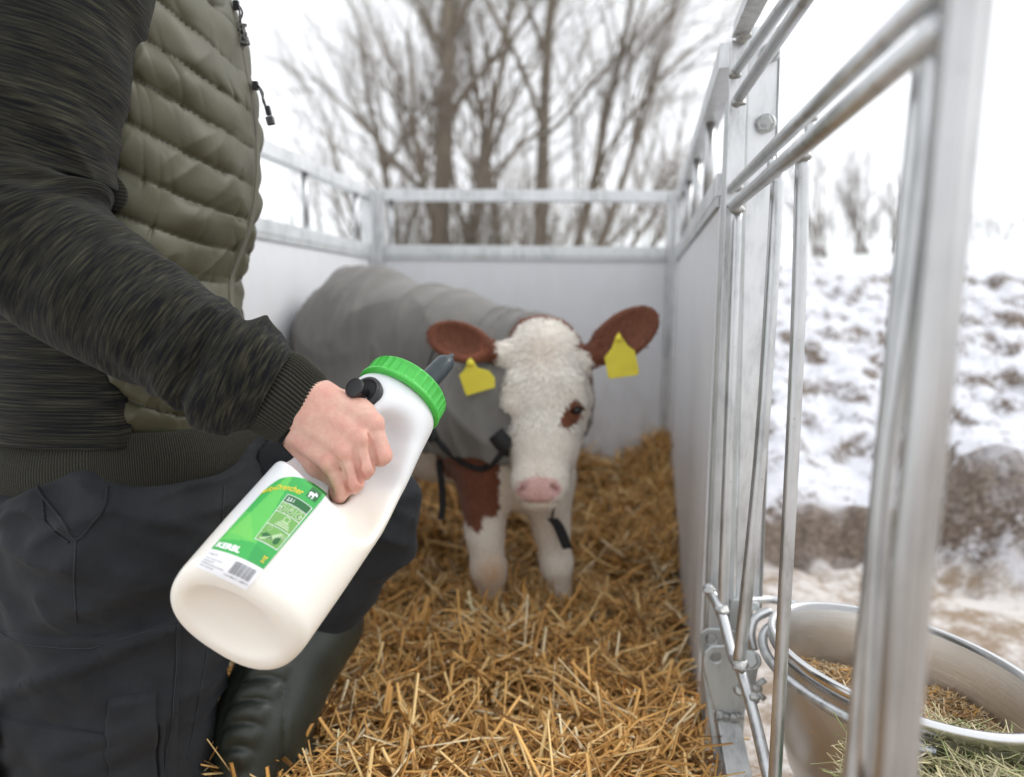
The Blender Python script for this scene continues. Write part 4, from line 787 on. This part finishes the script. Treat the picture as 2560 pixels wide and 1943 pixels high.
# cap with ribs
def ringat(u0, r, n=120, c=(0, 0), mod=None):
    a = np.linspace(0, 2 * np.pi, n, endpoint=False); rr = r + (mod(a) if mod else 0); return bl(u0, 0, 0) + ((c[0] + rr * np.cos(a))[:, None] * W_ + (c[1] + rr * np.sin(a))[:, None] * V_)
rc = .0605; n = 32 * 6; rib = lambda a: -.0024 * (((a / (2 * np.pi) * 32) % 1) > .22)
uL = lambda m_: 1.0 + m_ / LEN
pr = [(-.006, rc - .008, 0), (-.006, rc + .0005, 0), (-.0035, rc + .0015, 0), (-.001, rc + .0015, 0), (.0005, rc, 1), (.003, rc, 1), (.0195, rc - .0006, 1), (.0215, rc - .0012, 0), (.024, rc - .0035, 0), (.0245, rc - .008, 0), (.0245, .001, 0)]
obj('screw_cap', np.concatenate([ringat(uL(h), r, n, (0, 0), rib if t else None) for h, r, t in pr]), grid_faces(len(pr), n, True), M['green'], bot, False)
# teat
tc = (.014, .0); tp_ = [(.022, .020), (.026, .0195), (.030, .0155), (.045, .0150), (.070, .0147), (.086, .0142), (.0935, .0128), (.098, .0095), (.1005, .0052), (.1065, .0038), (.109, .0030), (.1095, .0004)]
obj('teat', np.concatenate([ringat(uL(h), r, 36, (tc[0] + (h - .02) * .10, 0)) for h, r in tp_]), grid_faces(len(tp_), 36, True), M['rubber'], bot)
# vent cap on the shoulder
vc = P(922, 990, .862); vd = nrm(P(886, 958, .838) - vc)
va = empty('vent_cap', (0, 0, 0)); va.parent = bot; va.location = -Vector(bot.location)
obj('collar_ring', *tube([vc + vd * -.012, vc + vd * .004, vc + vd * .0045, vc + vd * .010, vc + vd * .0105], [.021, .021, .0225, .0225, .019], 32), M['black'], va)
obj('ring_lip', *tube(np.array([vc + vd * .010 + (math.cos(t) * nrm(np.cross(vd, (0, 0, 1))) + math.sin(t) * nrm(np.cross(vd, np.cross(vd, (0, 0, 1))))) * .0185 for t in np.linspace(0, 6.283, 40)]), .0022, 8), M['black'], va)
v2_ = P(904, 982, .850); vd2 = nrm(vd + np.array([-.25, -.55, .25])); obj('stopper', *tube([v2_ - vd2 * .004, v2_ + vd2 * .012, v2_ + vd2 * .0125, v2_ + vd2 * .017, v2_ + vd2 * .0172], [.0085, .0085, .0125, .0125, .0100], 28), M['black'], va)
# label
def L(u, v):
    l, m_, r = [np.array(p) * (1 - v) + np.array(q) * v for p, q in (((484, 704), (205, 1008)), ((622, 664), (336, 1046)), ((766, 745), (460, 1108)))]
    c = 2 * m_ - .5 * (l + r); p = l * (1 - u) ** 2 + 2 * c * u * (1 - u) + r * u * u; return 420 + p[0] / 1.93, 850 + p[1] / 1.93
def onb(u, v, off):
    h = hit(btree, *L(u, v), off); 
    return h[0] if h else P(*L(u, v), .78)
def sticker(name, fn, nu, nv, off, mat, parent):
    V = [onb(*fn(i / (nu - 1), j / (nv - 1)), off) for i in range(nu) for j in range(nv)]; return obj(name, V, grid_faces(nu, nv), mat, parent)
def rect(u0, v0, u1, v1): return lambda a, b: (u0 + (u1 - u0) * a, v0 + (v1 - v0) * b)
prt = lambda nme, c: m_plain(nme, c, .35, 0, 0, 60, 0)
lw = sticker('label', rect(0.02, 0.5, 1, 1.27), 40, 50, .00045, prt('label_white', (.86, .86, .88)), bot); lw['label'] = 'green and white printed label'
def topround(a, b):
    u = a; vt = .0 + .10 * max(0, (.22 - u) / .22) ** 2; return (.02 + .98 * u, vt + (1.0 - vt) * b)
k = NT('label_green'); cc = k.attr('shade'); k.set(Base_Color=k.ramp(cc, [(0, (.035, .33, .075)), (.45, (.05, .42, .08)), (.55, (.10, .50, .09)), (1, (.17, .56, .10))]), Roughness=.35)
lg = sticker('green_field', topround, 50, 70, .0008, k.m, lw); uu, vv = np.meshgrid(np.linspace(0, 1, 50), np.linspace(0, 1, 70), indexing='ij')
sh = .25 + .35 * ((uu + vv * .35 > .30) & (uu - vv * .25 < .42)) + .25 * ((vv - uu * .8 > .35) & (vv < .86 - .1 * uu)) - .25 * (vv > .74 + .12 * uu); attr(lg, 'shade', np.clip(sh, 0, 1).ravel())
def words(body, u0, v0, hgt, mat, off=.0012, bold=.0, name='lettering', width=None, slant=0):
    V, Fc = text_mesh(body, 1., bold=bold); V = V - [V[:, 0].min(), 0, 0]; s_ = hgt / .7; asp = 1.33; V = V * s_
    su = asp if width is None else width / V[:, 0].max()
    return obj(name, [onb(u0 + (x + slant * y) * su, v0 - y, off) for x, y, _ in V], Fc, mat, lw, False)
yel = prt('print_yellow', (.80, .62, .04)); wht = prt('print_white', (.88, .9, .88)); dk = prt('print_dark_green', (.02, .13, .035)); gry = prt('print_grey', (.10, .10, .12)); lgt = prt('print_pale_green', (.45, .62, .35)); mid = prt('print_mid_green', (.16, .38, .09))
words('MilkyDrencher', .025, .165, .066, yel, bold=.012, width=.72); words('KERBL', .06, .962, .066, wht, bold=.045, width=.42)
words('14673', .05, 1.075, .026, gry, width=.16)
for i, t_ in enumerate(('Albert Kerbl GmbH', 'Felizenzell 9', '84428 Buchbach, Germany', 'www.kerbl.com')): words(t_, .05, 1.125 + i * .034, .019, gry, width=(.30, .18, .40, .24)[i])
sticker('cow_badge', rect(.80, .035, .955, .145), 8, 8, .0012, dk, lw)
def poly(name, pts, off, mat):
    pts = np.array(pts); return obj(name, [onb(a, b, off) for a, b in pts], [tuple(range(len(pts)))], mat, lw, False)
def cow(u0, v0, s_, mat, off=.0016):
    for r in ((.0, .25, .68, .60), (.02, .55, .12, 1.), (.18, .55, .26, .95), (.48, .55, .57, 1.), (.62, .55, .70, .95), (.62, .10, .92, .38), (.86, .22, 1.02, .42), (.60, .02, .70, .14), (-.06, .28, .02, .62)):
        sticker('cow_emblem', rect(u0 + r[0] * s_ * 1.25, v0 + r[1] * s_, u0 + r[2] * s_ * 1.25, v0 + r[3] * s_), 3, 3, off, mat, lw)
cow(.825, .060, .085, wht)
sticker('panel_outline', rect(.555, .205, .975, .765), 16, 24, .0011, wht, lw)
sticker('panel_banner', rect(.565, .211, .965, .292), 12, 5, .0014, dk, lw); words('2,5 l', .60, .272, .036, wht, .0018, .02)
def disc(u0, v0, r, off, mat, name='dial', asp=1.33, r0=0):
    a = np.linspace(0, 2 * np.pi, 20, endpoint=False); o_ = [onb(u0 + r * asp * math.cos(t), v0 + r * math.sin(t), off) for t in a]
    if r0: i_ = [onb(u0 + r0 * asp * math.cos(t), v0 + r0 * math.sin(t), off) for t in a]; return obj(name, np.array(o_ + i_), grid_faces(2, 20, True), mat, lw)
    return obj(name, o_, [tuple(range(20))], mat, lw, False)
for i in range(3):
    u0 = .565 + i * .1355; sticker('picture_square', rect(u0, .300, u0 + .129, .405), 5, 5, .0014, mid, lw); disc(u0 + .066, .362, .034, .0018, lgt, 'dial', 1.33, .024); disc(u0 + .066, .372, .010, .0019, dk)
    a = -.9 + i * .9; sticker('dial_hand', (lambda a, u0: lambda x, y: (u0 + .066 + (math.sin(a) * .034 * y + math.cos(a) * .006 * (x - .5)) * 1.33, .372 - math.cos(a) * .034 * y + math.sin(a) * .006 * (x - .5)))(a, u0), 3, 4, .0021, wht, lw)
    sticker('dial_caption', rect(u0 + .03, .308, u0 + .10, .318), 3, 3, .0018, lgt, lw)
sticker('picture_square', rect(.565, .413, .965, .560), 12, 8, .0014, mid, lw)
disc(.80, .455, .036, .0018, lgt, 'cap_drawing', 1.5, .024); sticker('jar_drawing', rect(.70, .505, .90, .522), 6, 3, .0018, lgt, lw); sticker('jar_drawing', rect(.68, .528, .92, .545), 6, 3, .0018, lgt, lw); sticker('jar_drawing', rect(.73, .482, .87, .498), 6, 3, .0018, lgt, lw)
sticker('picture_square', rect(.565, .568, .965, .757), 12, 8, .0014, mid, lw)
disc(.665, .605, .026, .0018, lgt, 'person_drawing', 1.33, .020); poly('calf_drawing', [(.60, .69), (.66, .655), (.76, .665), (.80, .70), (.74, .715), (.66, .72)], .0018, dk); poly('arm_drawing', [(.60, .735), (.70, .70), (.86, .60), (.90, .612), (.78, .70), (.64, .75)], .0019, lgt); disc(.855, .69, .040, .0018, lgt, 'bottle_drawing', 1.2, .032); poly('bottle_drawing', [(.82, .72), (.84, .66), (.90, .64), (.92, .70), (.88, .735)], .0020, dk)
for q_ in ((.84, .60, .95, .608), (.85, .618, .955, .626), (.86, .636, .955, .644)): sticker('hand_drawing', rect(*q_), 4, 2, .0020, lgt, lw)
disc(.90, .905, .020, .0014, yel, 'yellow_emblem', 1.33, .012); sticker('yellow_emblem', rect(.872, .935, .935, .946), 4, 3, .0014, yel, lw); sticker('yellow_emblem', rect(.868, .872, .890, .890), 3, 3, .0014, yel, lw); sticker('yellow_emblem', rect(.915, .872, .937, .890), 3, 3, .0014, yel, lw)
rr_ = np.random.default_rng(4); x = .53
while x < .94:
    wd = rr_.choice([.006, .010, .016]); sticker('barcode_bar', rect(x, 1.045, x + wd, 1.185), 2, 5, .0009, gry, lw); x += wd + rr_.choice([.006, .009, .014])
words('4 018653 148679', .49, 1.225, .020, gry, width=.47)
# ================================================================== CALF
calf = empty('calf', (-.1, 1.9, -.02), 'white faced red brown calf in grey blanket with yellow ear tags', 'calf')
f = Field(axis(-.82, .42, [(-.24, .37)], .0048, .013), axis(1.38, 2.50, [(1.40, 1.76)], .0055, .013), axis(-.06, .90, [(.40, .80)], .0048, .010))
I3 = np.eye(3)
def body_cones(f, g=0.):
    A1, B1, C1 = np.array([.035, 1.80, .515]), np.array([-.17, 1.98, .565]), np.array([-.46, 2.18, .625])
    A2, B2, C2 = np.array([.0, 1.78, .42]), np.array([-.2, 1.97, .43]), np.array([-.46, 2.16, .48])
    f.cone(A1, B1, .180 + g, .190 + g, .06); f.cone(B1, C1, .190 + g, .205 + g, .06); f.cone(A2, B2, .165 + g, .185 + g, .06); f.cone(B2, C2, .185 + g, .195 + g, .06)
    f.cone(A2, P(1205, 1040, 1.70), .155 + g, .118 + g, .06)
body_cones(f)
f.cone(P(1205, 1060, 1.70), P(1235, 1150, 1.70), .115, .098, .05); f.cone(P(1300, 1100, 1.74), P(1330, 1200, 1.72), .12, .085, .05)
f.cone((.06, 1.80, .57), P(1362, 900, 1.70), .125, .098, .05)
# head
f.ell(P(1352, 868, 1.715), I3, (.078, .06, .078), .03); f.ell(P(1358, 920, 1.655), I3, (.080, .085, .088), .03); f.ell(P(1361, 975, 1.635), I3, (.095, .083, .090), .03)
f.cone(P(1360, 990, 1.63), P(1357, 1105, 1.580), .092, .076, .035); f.cone(P(1357, 1105, 1.580), P(1350, 1190, 1.530), .073, .058, .03)
f.cone(P(1332, 1205, 1.515), P(1368, 1205, 1.515), .050, .050, .02); f.cone(P(1335, 1236, 1.520), P(1368, 1234, 1.520), .034, .034, .02)
f.cone(P(1290, 1000, 1.66), P(1325, 1150, 1.60), .045, .040, .04); f.cone(P(1430, 1000, 1.66), P(1390, 1150, 1.60), .045, .040, .04)
f.cone(P(1290, 960, 1.575), P(1277, 1005, 1.57), .020, .020, .03); f.cone(P(1428, 960, 1.57), P(1440, 1005, 1.57), .026, .022, .03)
eyeC = P(1438, 1024, 1.563)
f.ell(eyeC + [.002, -.012, 0], I3, (.017, .012, .013), .008, 'sub')
for s_ in (-1, 1): f.ell(P(1345 + s_ * 38, 1222, 1.463), [nrm((1, 0, s_ * -.6)), (0, 1, 0), nrm((s_ * .6, 0, 1))], (.010, .016, .0065), .008, 'sub')
f.cone(P(1310, 1252, 1.487), P(1390, 1252, 1.487), .003, .003, .008, 'sub')
# ears
def ear(base, root, tip, hw, twist, cup):
    base, tip = np.array(base), np.array(tip); a = nrm(tip - base); v_ = nrm(C0 - (base + tip) / 2); n_ = nrm(v_ - a * (v_ @ a)); b = nrm(np.cross(n_, a)); n_ = n_ * math.cos(twist) + b * math.sin(twist); b = np.cross(n_, a)
    L_ = np.linalg.norm(tip - base); f.cone(root, base + a * L_ * .2, .030, .020, .03)
    f.ell(base + a * L_ * .56, [a, b, n_], (L_ * .50, hw, .017), .018); f.ell(base + a * L_ * .60 + n_ * .0145, [a, b, n_], (L_ * .41, hw * .78, .0175), .008, 'sub'); return a, b, n_
eL = ear(P(1246, 885, 1.62), P(1285, 895, 1.66), P(1076, 832, 1.615), .050, -.15, 0); eR = ear(P(1466, 905, 1.63), P(1435, 915, 1.67), P(1634, 786, 1.63), .056, .1, 0)
# legs
def leg(pts, rr):
    for i in range(len(pts) - 1): f.cone(pts[i], pts[i + 1], rr[i], rr[i + 1], .025)
leg([P(1215, 1170, 1.69), P(1212, 1330, 1.67), P(1222, 1425, 1.66), P(1231, 1500, 1.665), P(1237, 1560, 1.66), P(1240, 1600, 1.65)], [.085, .046, .042, .027, .029, .034])
leg([P(1365, 1200, 1.71), P(1378, 1320, 1.69), P(1391, 1410, 1.685), P(1400, 1485, 1.69), P(1406, 1540, 1.685), P(1410, 1585, 1.675)], [.078, .044, .039, .026, .028, .034])
leg([np.array([-.42, 2.10, .42]), np.array([-.40, 2.13, .26]), np.array([-.43, 2.22, .16]), np.array([-.42, 2.20, .04]), np.array([-.42, 2.17, -.03])], [.12, .075, .045, .032, .04])
leg([np.array([-.56, 2.25, .42]), np.array([-.54, 2.28, .26]), np.array([-.58, 2.36, .16]), np.array([-.57, 2.35, .04]), np.array([-.57, 2.32, -.03])], [.11, .07, .045, .032, .04])
f.cone((-.63, 2.30, .66), (-.70, 2.34, .35), .02, .016, .02)
V, Fc = f.mesh(); V = relax(V, Fc, 2, .45)
px, py = PX(V); jit = 14 * n3(V[:, 0] * 40, V[:, 1] * 40, V[:, 2] * 40, 71) + 7 * n3(V[:, 0] * 110, V[:, 1] * 110, V[:, 2] * 110, 72)
hd = (V[:, 1] < 1.80)
brown = np.zeros(len(V))
earm = ((px < 1243 + jit * .3) & (py < 930)) | ((px > 1474 + jit * .3 - (py - 900) * .02) & (py < 965)) | ((px > 1440 + jit * .4) & (py < 880) & (px + (880 - py) * -.9 > 1420))
topneck = (V[:, 1] > 1.672 + jit * .0006) & (py < 1100) 
chest = (px < 1268 + jit * .5 - .14 * (py - 1100)) & (py > 960) & (py < 1330 + jit * 1.2 - np.abs(px - 1190) * .9) & (px > 1090 + (py - 1130) * .40) & ((V[:, 1] > 1.625) | (py > 1100))
chest |= (V[:, 1] > 1.64) & (px > 1090) & (px < 1275) & (py > 1100) & (py < 1180)
side = (px > 1400) & (py > 1235 + jit) & (py < 1310) & (V[:, 1] > 1.70)
bod = (V[:, 1] > 1.85) & (V[:, 2] > .30)
brown[(hd & (earm | chest)) | topneck | side | bod] = 1
def near3(c_, r): return np.exp(-(np.linalg.norm((V - c_), axis=1) / r) ** 2)
ep_ = P(1429, 1037, 1.555); dxp, dyp = px - 1428, py - 1036; el = ((dxp * .80 + dyp * -.60 ) / 25 * 0 + (dxp * .50 - dyp * .86) / 37) ** 2 + ((dxp * .86 + dyp * .50) / 21) ** 2
brown[(el + jit * .02 < 1) & (V[:, 1] < 1.63)] = 1
pink = np.clip(sstep(1.25, .85, ((px - 1346) / 57) ** 2 + ((py - 1225) / 33) ** 2 + .012 * jit) * (V[:, 1] < 1.56), 0, 1)
tan = np.clip(near3(P(1228, 1435, 1.62), .045) * .9 + near3(P(1354, 870, 1.57), .035) * .5 + near3(P(1320, 1290, 1.68), .10) * .45 + .35 * sstep(.12, -.02, V[:, 2]) + .18 * near3(P(1345, 1180, 1.47), .035), 0, 1)
nost = np.clip(sum(np.exp(-(((px - 1346 - s_ * 41) * .85 + s_ * (py - 1222) * .5) / 11) ** 2 - (((py - 1220) - s_ * (px - 1346 - s_ * 41) * .5) / 8) ** 2) for s_ in (-1, 1)), 0, 1) * (V[:, 1] < 1.56) + .5 * np.exp(-((py - 1254) / 4.5) ** 2) * (np.abs(px - 1346) < 55) * (V[:, 1] < 1.56)
inner = np.zeros(len(V))
for (a, b, n_), c_ in ((eL, P(1155, 862, 1.60)), (eR, P(1560, 830, 1.61))):
    d = V - c_; inner = np.maximum(inner, np.exp(-((d @ a) / .045) ** 2 - ((d @ b) / .020) ** 2) * (d @ n_ > -.012))
k = NT('calf_coat'); ob = k.coord('Object'); nz_ = k.noise(ob, 120, 5, .7); nl = k.noise(k.coord('Object', (3, 3, 1)), 60, 4)
wc = k.ramp(nz_, [(.3, (.66, .60, .52)), (.7, (.83, .79, .72))]); wc = k.mix(k.attr('tan'), wc, (.48, .30, .17)); bc = k.ramp(nl, [(.3, (.11, .034, .016)), (.7, (.20, .065, .030))]); bc = k.mix(k.attr('inner'), bc, (.46, .12, .06))
c = k.mix(k.attr('brown'), wc, bc); c = k.mix(k.attr('pink'), c, k.ramp(nz_, [(.3, (.56, .31, .29)), (.7, (.74, .50, .46))])); c = k.mix(k.attr('nostril'), c, (.20, .07, .065)); k.set(Base_Color=c, Roughness=.8, Sheen_Weight=.2); k.bump(nz_, .5, .004)
cb_ = obj('body', V, Fc, k.m, calf)
for nme, val in (('brown', brown), ('pink', pink), ('nostril', nost), ('tan', tan), ('inner', inner)): attr(cb_, nme, val)
# eye
fE = Field(*[np.linspace(-1.4, 1.4, 17)] * 3); gg = np.stack(np.meshgrid(*fE.ax, indexing='ij'), -1); fE.V = np.linalg.norm(gg, axis=-1) - 1; eV, eF = fE.mesh()
eye = obj('eye', eyeC + [.003, -.002, .000] + eV * [.014, .012, .012], eF, m_plain('dark_eye', (.012, .010, .012), .12, 0, 0, 60, 0), calf)
eye2 = obj('eye', P(1262, 1010, 1.60) + eV * [.012, .012, .012], eF, bpy.data.materials['dark_eye'], calf)
obj('eyelid', *tube(smoothpath([eyeC + [-.016, -.012, .002], eyeC + [-.004, -.018, .011], eyeC + [.012, -.014, .010], eyeC + [.020, -.004, .0]], 16), .0028, 8), m_plain('lid', (.10, .05, .04), .6), calf)
# fur tufts
rng = np.random.default_rng(19); tri = V[Fc[:, :4]]; ctr = tri.mean(1); nn = np.cross(tri[:, 2] - tri[:, 0], tri[:, 3] - tri[:, 1]); ar = np.linalg.norm(nn, axis=1); nn = nn / (ar[:, None] + 1e-12)
vis = (nn * (C0 - ctr)).sum(1) > -.25 * np.linalg.norm(C0 - ctr, axis=1); cx_, cy_ = PX(ctr); bf = brown[Fc[:, 0]]; pf = pink[Fc[:, 0]]; tf = tan[Fc[:, 0]]; inf = inner[Fc[:, 0]]
isface = (cx_ > 1225) & (cx_ < 1495) & (cy_ > 800) & (cy_ < 1290) & (ctr[:, 1] < 1.74)
wgt = ar * vis * ((pf < .3)) * np.where(isface, 3.5, np.where(ctr[:, 1] < 1.78, 1.3, 0)); wgt[(ctr[:, 1] > 1.78)] = 0; wgt = wgt * np.where(inf > .25, .15, 1); wgt /= wgt.sum()
idx = rng.choice(len(ctr), 42000, p=wgt); o0 = ctr[idx] + rng.normal(0, .0025, (len(idx), 3)) ; N0 = nn[idx]; fc = isface[idx]; top = fc & (cy_[idx] < 1080)
down = np.array([0, -.10, -1.]) + np.where(top, .28, .08)[:, None] * np.stack([np.sin(o0[:, 0] * 50 + 3 * n3(o0[:, 0] * 14, o0[:, 2] * 14, 0, 5)), 0 * o0[:, 0], .3 * np.cos(o0[:, 2] * 60 + 4 * n3(o0[:, 0] * 10, o0[:, 2] * 10, 3, 6))], -1) * 1.4
whorl = P(1352, 900, 1.56); rd = o0 - whorl; rd /= np.linalg.norm(rd, axis=1)[:, None]; down = np.where(top[:, None], down * .6 + rd * .8, down)
ear_ = (cy_[idx] < 965) & ((cx_[idx] < 1243) | (cx_[idx] > 1474)); down[ear_] = (o0[ear_] - P(1355, 900, 1.64)) ; down /= np.linalg.norm(down, axis=1)[:, None]
T0 = down - N0 * (down * N0).sum(1)[:, None]; T0 /= np.linalg.norm(T0, axis=1)[:, None] + 1e-9; Sd = np.cross(T0, N0)
ln = np.where(top, rng.uniform(.006, .014, len(idx)), np.where(fc, rng.uniform(.004, .010, len(idx)), rng.uniform(.004, .009, len(idx)))); lift = np.where(top, .15, .08); curl = rng.normal(0, np.where(top, .28, .10))
w0 = np.where(top, .0015, .0008); Pp = []
for t in (0, .4, .75, 1.):
    Pp.append(o0 + T0 * (ln * t)[:, None] + N0 * (ln * lift * np.sin(t * 2.2) * .8 - .0008)[:, None] + Sd * (ln * curl * math.sin(t * 2.6))[:, None])
VV = np.stack([Pp[0] - Sd * w0[:, None], Pp[0] + Sd * w0[:, None], Pp[1] + Sd * w0[:, None], Pp[1] - Sd * w0[:, None], Pp[2] + Sd * (w0 * .7)[:, None], Pp[2] - Sd * (w0 * .7)[:, None], Pp[3], Pp[3] + Sd * .0002], 1).reshape(-1, 3)
b8 = np.arange(len(idx))[:, None] * 8; Fh = np.concatenate([b8 + [0, 1, 2, 3], b8 + [3, 2, 4, 5], b8 + [5, 4, 7, 6]])
wcol = np.array([.84, .79, .71]) * rng.uniform(.82, 1.08, (len(idx), 1)); tcol = np.array([.55, .38, .24]); bcol = np.array([.17, .055, .026]) * rng.uniform(.7, 1.35, (len(idx), 1)); bcol = np.where((inf[idx] > .4)[:, None], bcol * [1.7, 1.35, 1.3], bcol)
hc = wcol * (1 - tf[idx][:, None] * .8) + tcol * tf[idx][:, None] * .8; hc = np.where((bf[idx] > .5)[:, None], bcol, hc)
fur = obj('fur', VV, Fh, m_strand('fur_strand', .75), calf, False); attrc(fur, 'col', np.repeat(np.clip(hc, 0, 1), 8, 0)); fur['kind'] = 'stuff'
# ---- blanket
f = Field(axis(-.84, .32, [], .008, .008), axis(1.50, 2.50, [], .008, .008), axis(.28, .90, [], .008, .008)); body_cones(f, .014)
f.cone((.06, 1.80, .57), P(1345, 922, 1.775), .126, .108, .05)
f.cone((-.16, 1.90, .40), (-.46, 2.08, .42), .17, .18, .05); f.cone(P(1205, 1040, 1.70), P(1222, 1120, 1.70), .140, .125, .05); f.cone((.0, 1.78, .45), P(1290, 1090, 1.72), .15, .13, .05); f.cone(P(880, 712, 2.2), P(960, 720, 2.15), .022, .03, .10)
gx_, gy_, gz_ = np.meshgrid(*f.ax, indexing='ij')
zc = .378 + .10 * sstep(1.80, 1.62, gy_) * sstep(.02, .14, gx_) + .03 * sstep(.0, -.12, gx_ + .0) - .06 * sstep(-.1, -.4, gx_) + .02 * np.sin(gx_ * 9); f.V = np.maximum(f.V, zc - gz_)
f.V = np.maximum(f.V, -(gy_ + .35 * (gx_) - 1.50)); f.V = np.maximum(f.V, gx_ * .85 - (gy_ - 1.80) * .5 - .165)
V, Fc = f.mesh(); V = relax(V, Fc, 1)
cc_ = np.stack([np.interp(V[:, 0], [-.46, -.17, .035], [-.46, -.17, .035]), np.interp(V[:, 0], [-.46, -.17, .035], [2.18, 1.98, 1.79]), np.interp(V[:, 0], [-.46, -.17, .035], [.58, .52, .46])], -1)
Nb = V - cc_; Nb /= np.linalg.norm(Nb, axis=1)[:, None] + 1e-9; al = V[:, 0] * .78 - V[:, 1] * .62
dsp = .017 * (1 - np.abs(n3(al * 6 + V[:, 2] * 6.0, V[:, 2] * 3.5 - al * 2, V[:, 1] * 1, 81))) ** 2.6 + .013 * (1 - np.abs(n3(al * 26 + V[:, 2] * 8, V[:, 2] * 4, 0, 82))) ** 3 - .008
V = V + Nb * dsp[:, None]
bk = obj('blanket', V, Fc, m_plain('grey_blanket_cloth', (.150, .143, .130), .85, 0, .12, 14, .25, .004, Sheen_Weight=.15), calf); bk['label'] = 'grey padded blanket with black edging'
bkt = bvh(bk); cbt = bvh(cb_)
def edge(name, pts, r, mat, parent, off=.002, trees=(bkt, cbt), Yf=1.6, flat=1.):
    q = smoothpath(np.array([[*p, 0] for p in pts], float), 40); out = []
    for x, y, _ in q:
        hs_ = [h for h in (hit(t, x, y, off) for t in trees) if h]; 
        out.append(min((h[0] for h in hs_), key=lambda p: np.linalg.norm(p - C0)) if hs_ else P(x, y, out[-1][1] if out else Yf))
    out = relax_line(out); return obj(name, *tube(out, r, 8), M[mat], parent)
def relax_line(p):
    p = np.array(p)
    for _ in range(6): p[1:-1] = .5 * p[1:-1] + .25 * (p[:-2] + p[2:])
    return p
c6 = lambda x, y: (1000 + x / 1.976, 750 + y / 1.976)
edge('edging', [c6(150, 640), c6(190, 690), c6(250, 760), c6(330, 812), c6(400, 835), c6(450, 815), c6(500, 760), c6(540, 700)], .0075, 'webbing', bk)
edge('collar_pad', [c6(470, 660), c6(500, 700), c6(545, 735)], .021, 'webbing', bk); edge('collar_pad', [c6(120, 625), c6(160, 650), c6(180, 690)], .018, 'webbing', bk)
def strap(name, pts, w0, parent):
    p = smoothpath(np.array(pts), 24); side_ = nrm((1, .3, 0)); A = p - side_ * w0; B = p + side_ * w0; o = obj(name, np.concatenate([A, B]), grid_faces(2, 24), M['webbing'], parent); m = o.modifiers.new('t', 'SOLIDIFY'); m.thickness = .003; return o
edge('seam', [(1092, 860), (1075, 900), (1066, 960), (1064, 1030)], .0018, 'webbing', bk, .001, (bkt,))
strap('strap', [P(1098, 1150, 1.66), P(1103, 1200, 1.66), P(1107, 1260, 1.655), P(1103, 1300, 1.65)], .0085, bk)
strap('strap', [P(1388, 1252, 1.60), P(1384, 1275, 1.60), P(1380, 1296, 1.60)], .003, bk); strap('strap', [P(1381, 1296, 1.60), P(1396, 1315, 1.60), P(1409, 1345, 1.60), P(1420, 1372, 1.60)], .0135, bk)
# ear tags
def eartag(poly, Y, btn, tilt=0.):
    import bmesh
    V0 = [P(x, y, Y + tilt * (y - poly[0][1])) for x, y in poly]; o = obj('ear_tag', V0, [tuple(range(len(V0)))], M['yellow'], calf, False); m = o.modifiers.new('t', 'SOLIDIFY'); m.thickness = .0028; m.offset = 0; bevel(o, .0008, 1)
    c_ = P(*btn, Y - .004); d = nrm(C0 - c_); obj('tag_button', *tube([c_ - d * .03, c_ + d * .003, c_ + d * .005], [.005, .008, .005], 16), M['yellow'], o); return o
t = eartag([c6(345, 285), c6(362, 300), c6(382, 335), c6(440, 350), c6(468, 385), c6(470, 432), c6(330, 474), c6(322, 462), c6(292, 372), c6(318, 345)], 1.545, c6(345, 312)); t['label'] = 'yellow blank tag of the ear next to the teat'
eartag([c6(272, 350), c6(300, 345), c6(318, 415), c6(284, 422)], 1.635, c6(300, 350))['label'] = 'back half of the tag behind the ear'
t = eartag([c6(1080, 158), c6(1100, 190), c6(1125, 225), c6(1160, 252), c6(1181, 355), c6(1172, 372), c6(1040, 390), c6(1028, 382), c6(1010, 285), c6(1045, 240), c6(1062, 195)], 1.60, c6(1080, 190)); t['label'] = 'yellow blank tag of the raised ear'
# straws leaning on legs and against the panels
rng = np.random.default_rng(91); n = 900; aa = rng.uniform(0, 6.28, n); b_ = np.array([P(1238, 1545, 1.66), P(1408, 1540, 1.68)])[rng.integers(0, 2, n)]
ct = np.stack([b_[:, 0] + .07 * np.cos(aa), b_[:, 1] + .06 * np.sin(aa) - .02, rng.uniform(-.02, .025, n)], -1)
tag(strands('straw_tufts', ct, rng.uniform(.05, .12, n), rng.uniform(.001, .0024, n), strawcols(n, rng), rng, .6, .3), 'loose straws gathered round the front hooves of the calf', 'straw', kind='stuff')
n = 1500; yy = rng.uniform(1.9, 2.82, n); xx = pen_right(yy) - .02 - np.abs(rng.normal(0, .07, n)); ct = np.stack([xx, yy, strawz(xx, yy) + rng.uniform(0, .05, n)], -1); n2 = 1200; xb = rng.uniform(-.45, .62, n2); yb = 2.82 - np.abs(rng.normal(0, .08, n2)); ct = np.concatenate([ct, np.stack([xb, yb, strawz(xb, yb) + rng.uniform(0, .07, n2)], -1)])
tag(strands('straw_drift', ct, rng.uniform(.05, .13, n + n2), rng.uniform(.001, .0024, n + n2), strawcols(n + n2, rng), rng, .6, .3), 'straw heaped up against the rear and right pen panels', 'straw', kind='stuff')
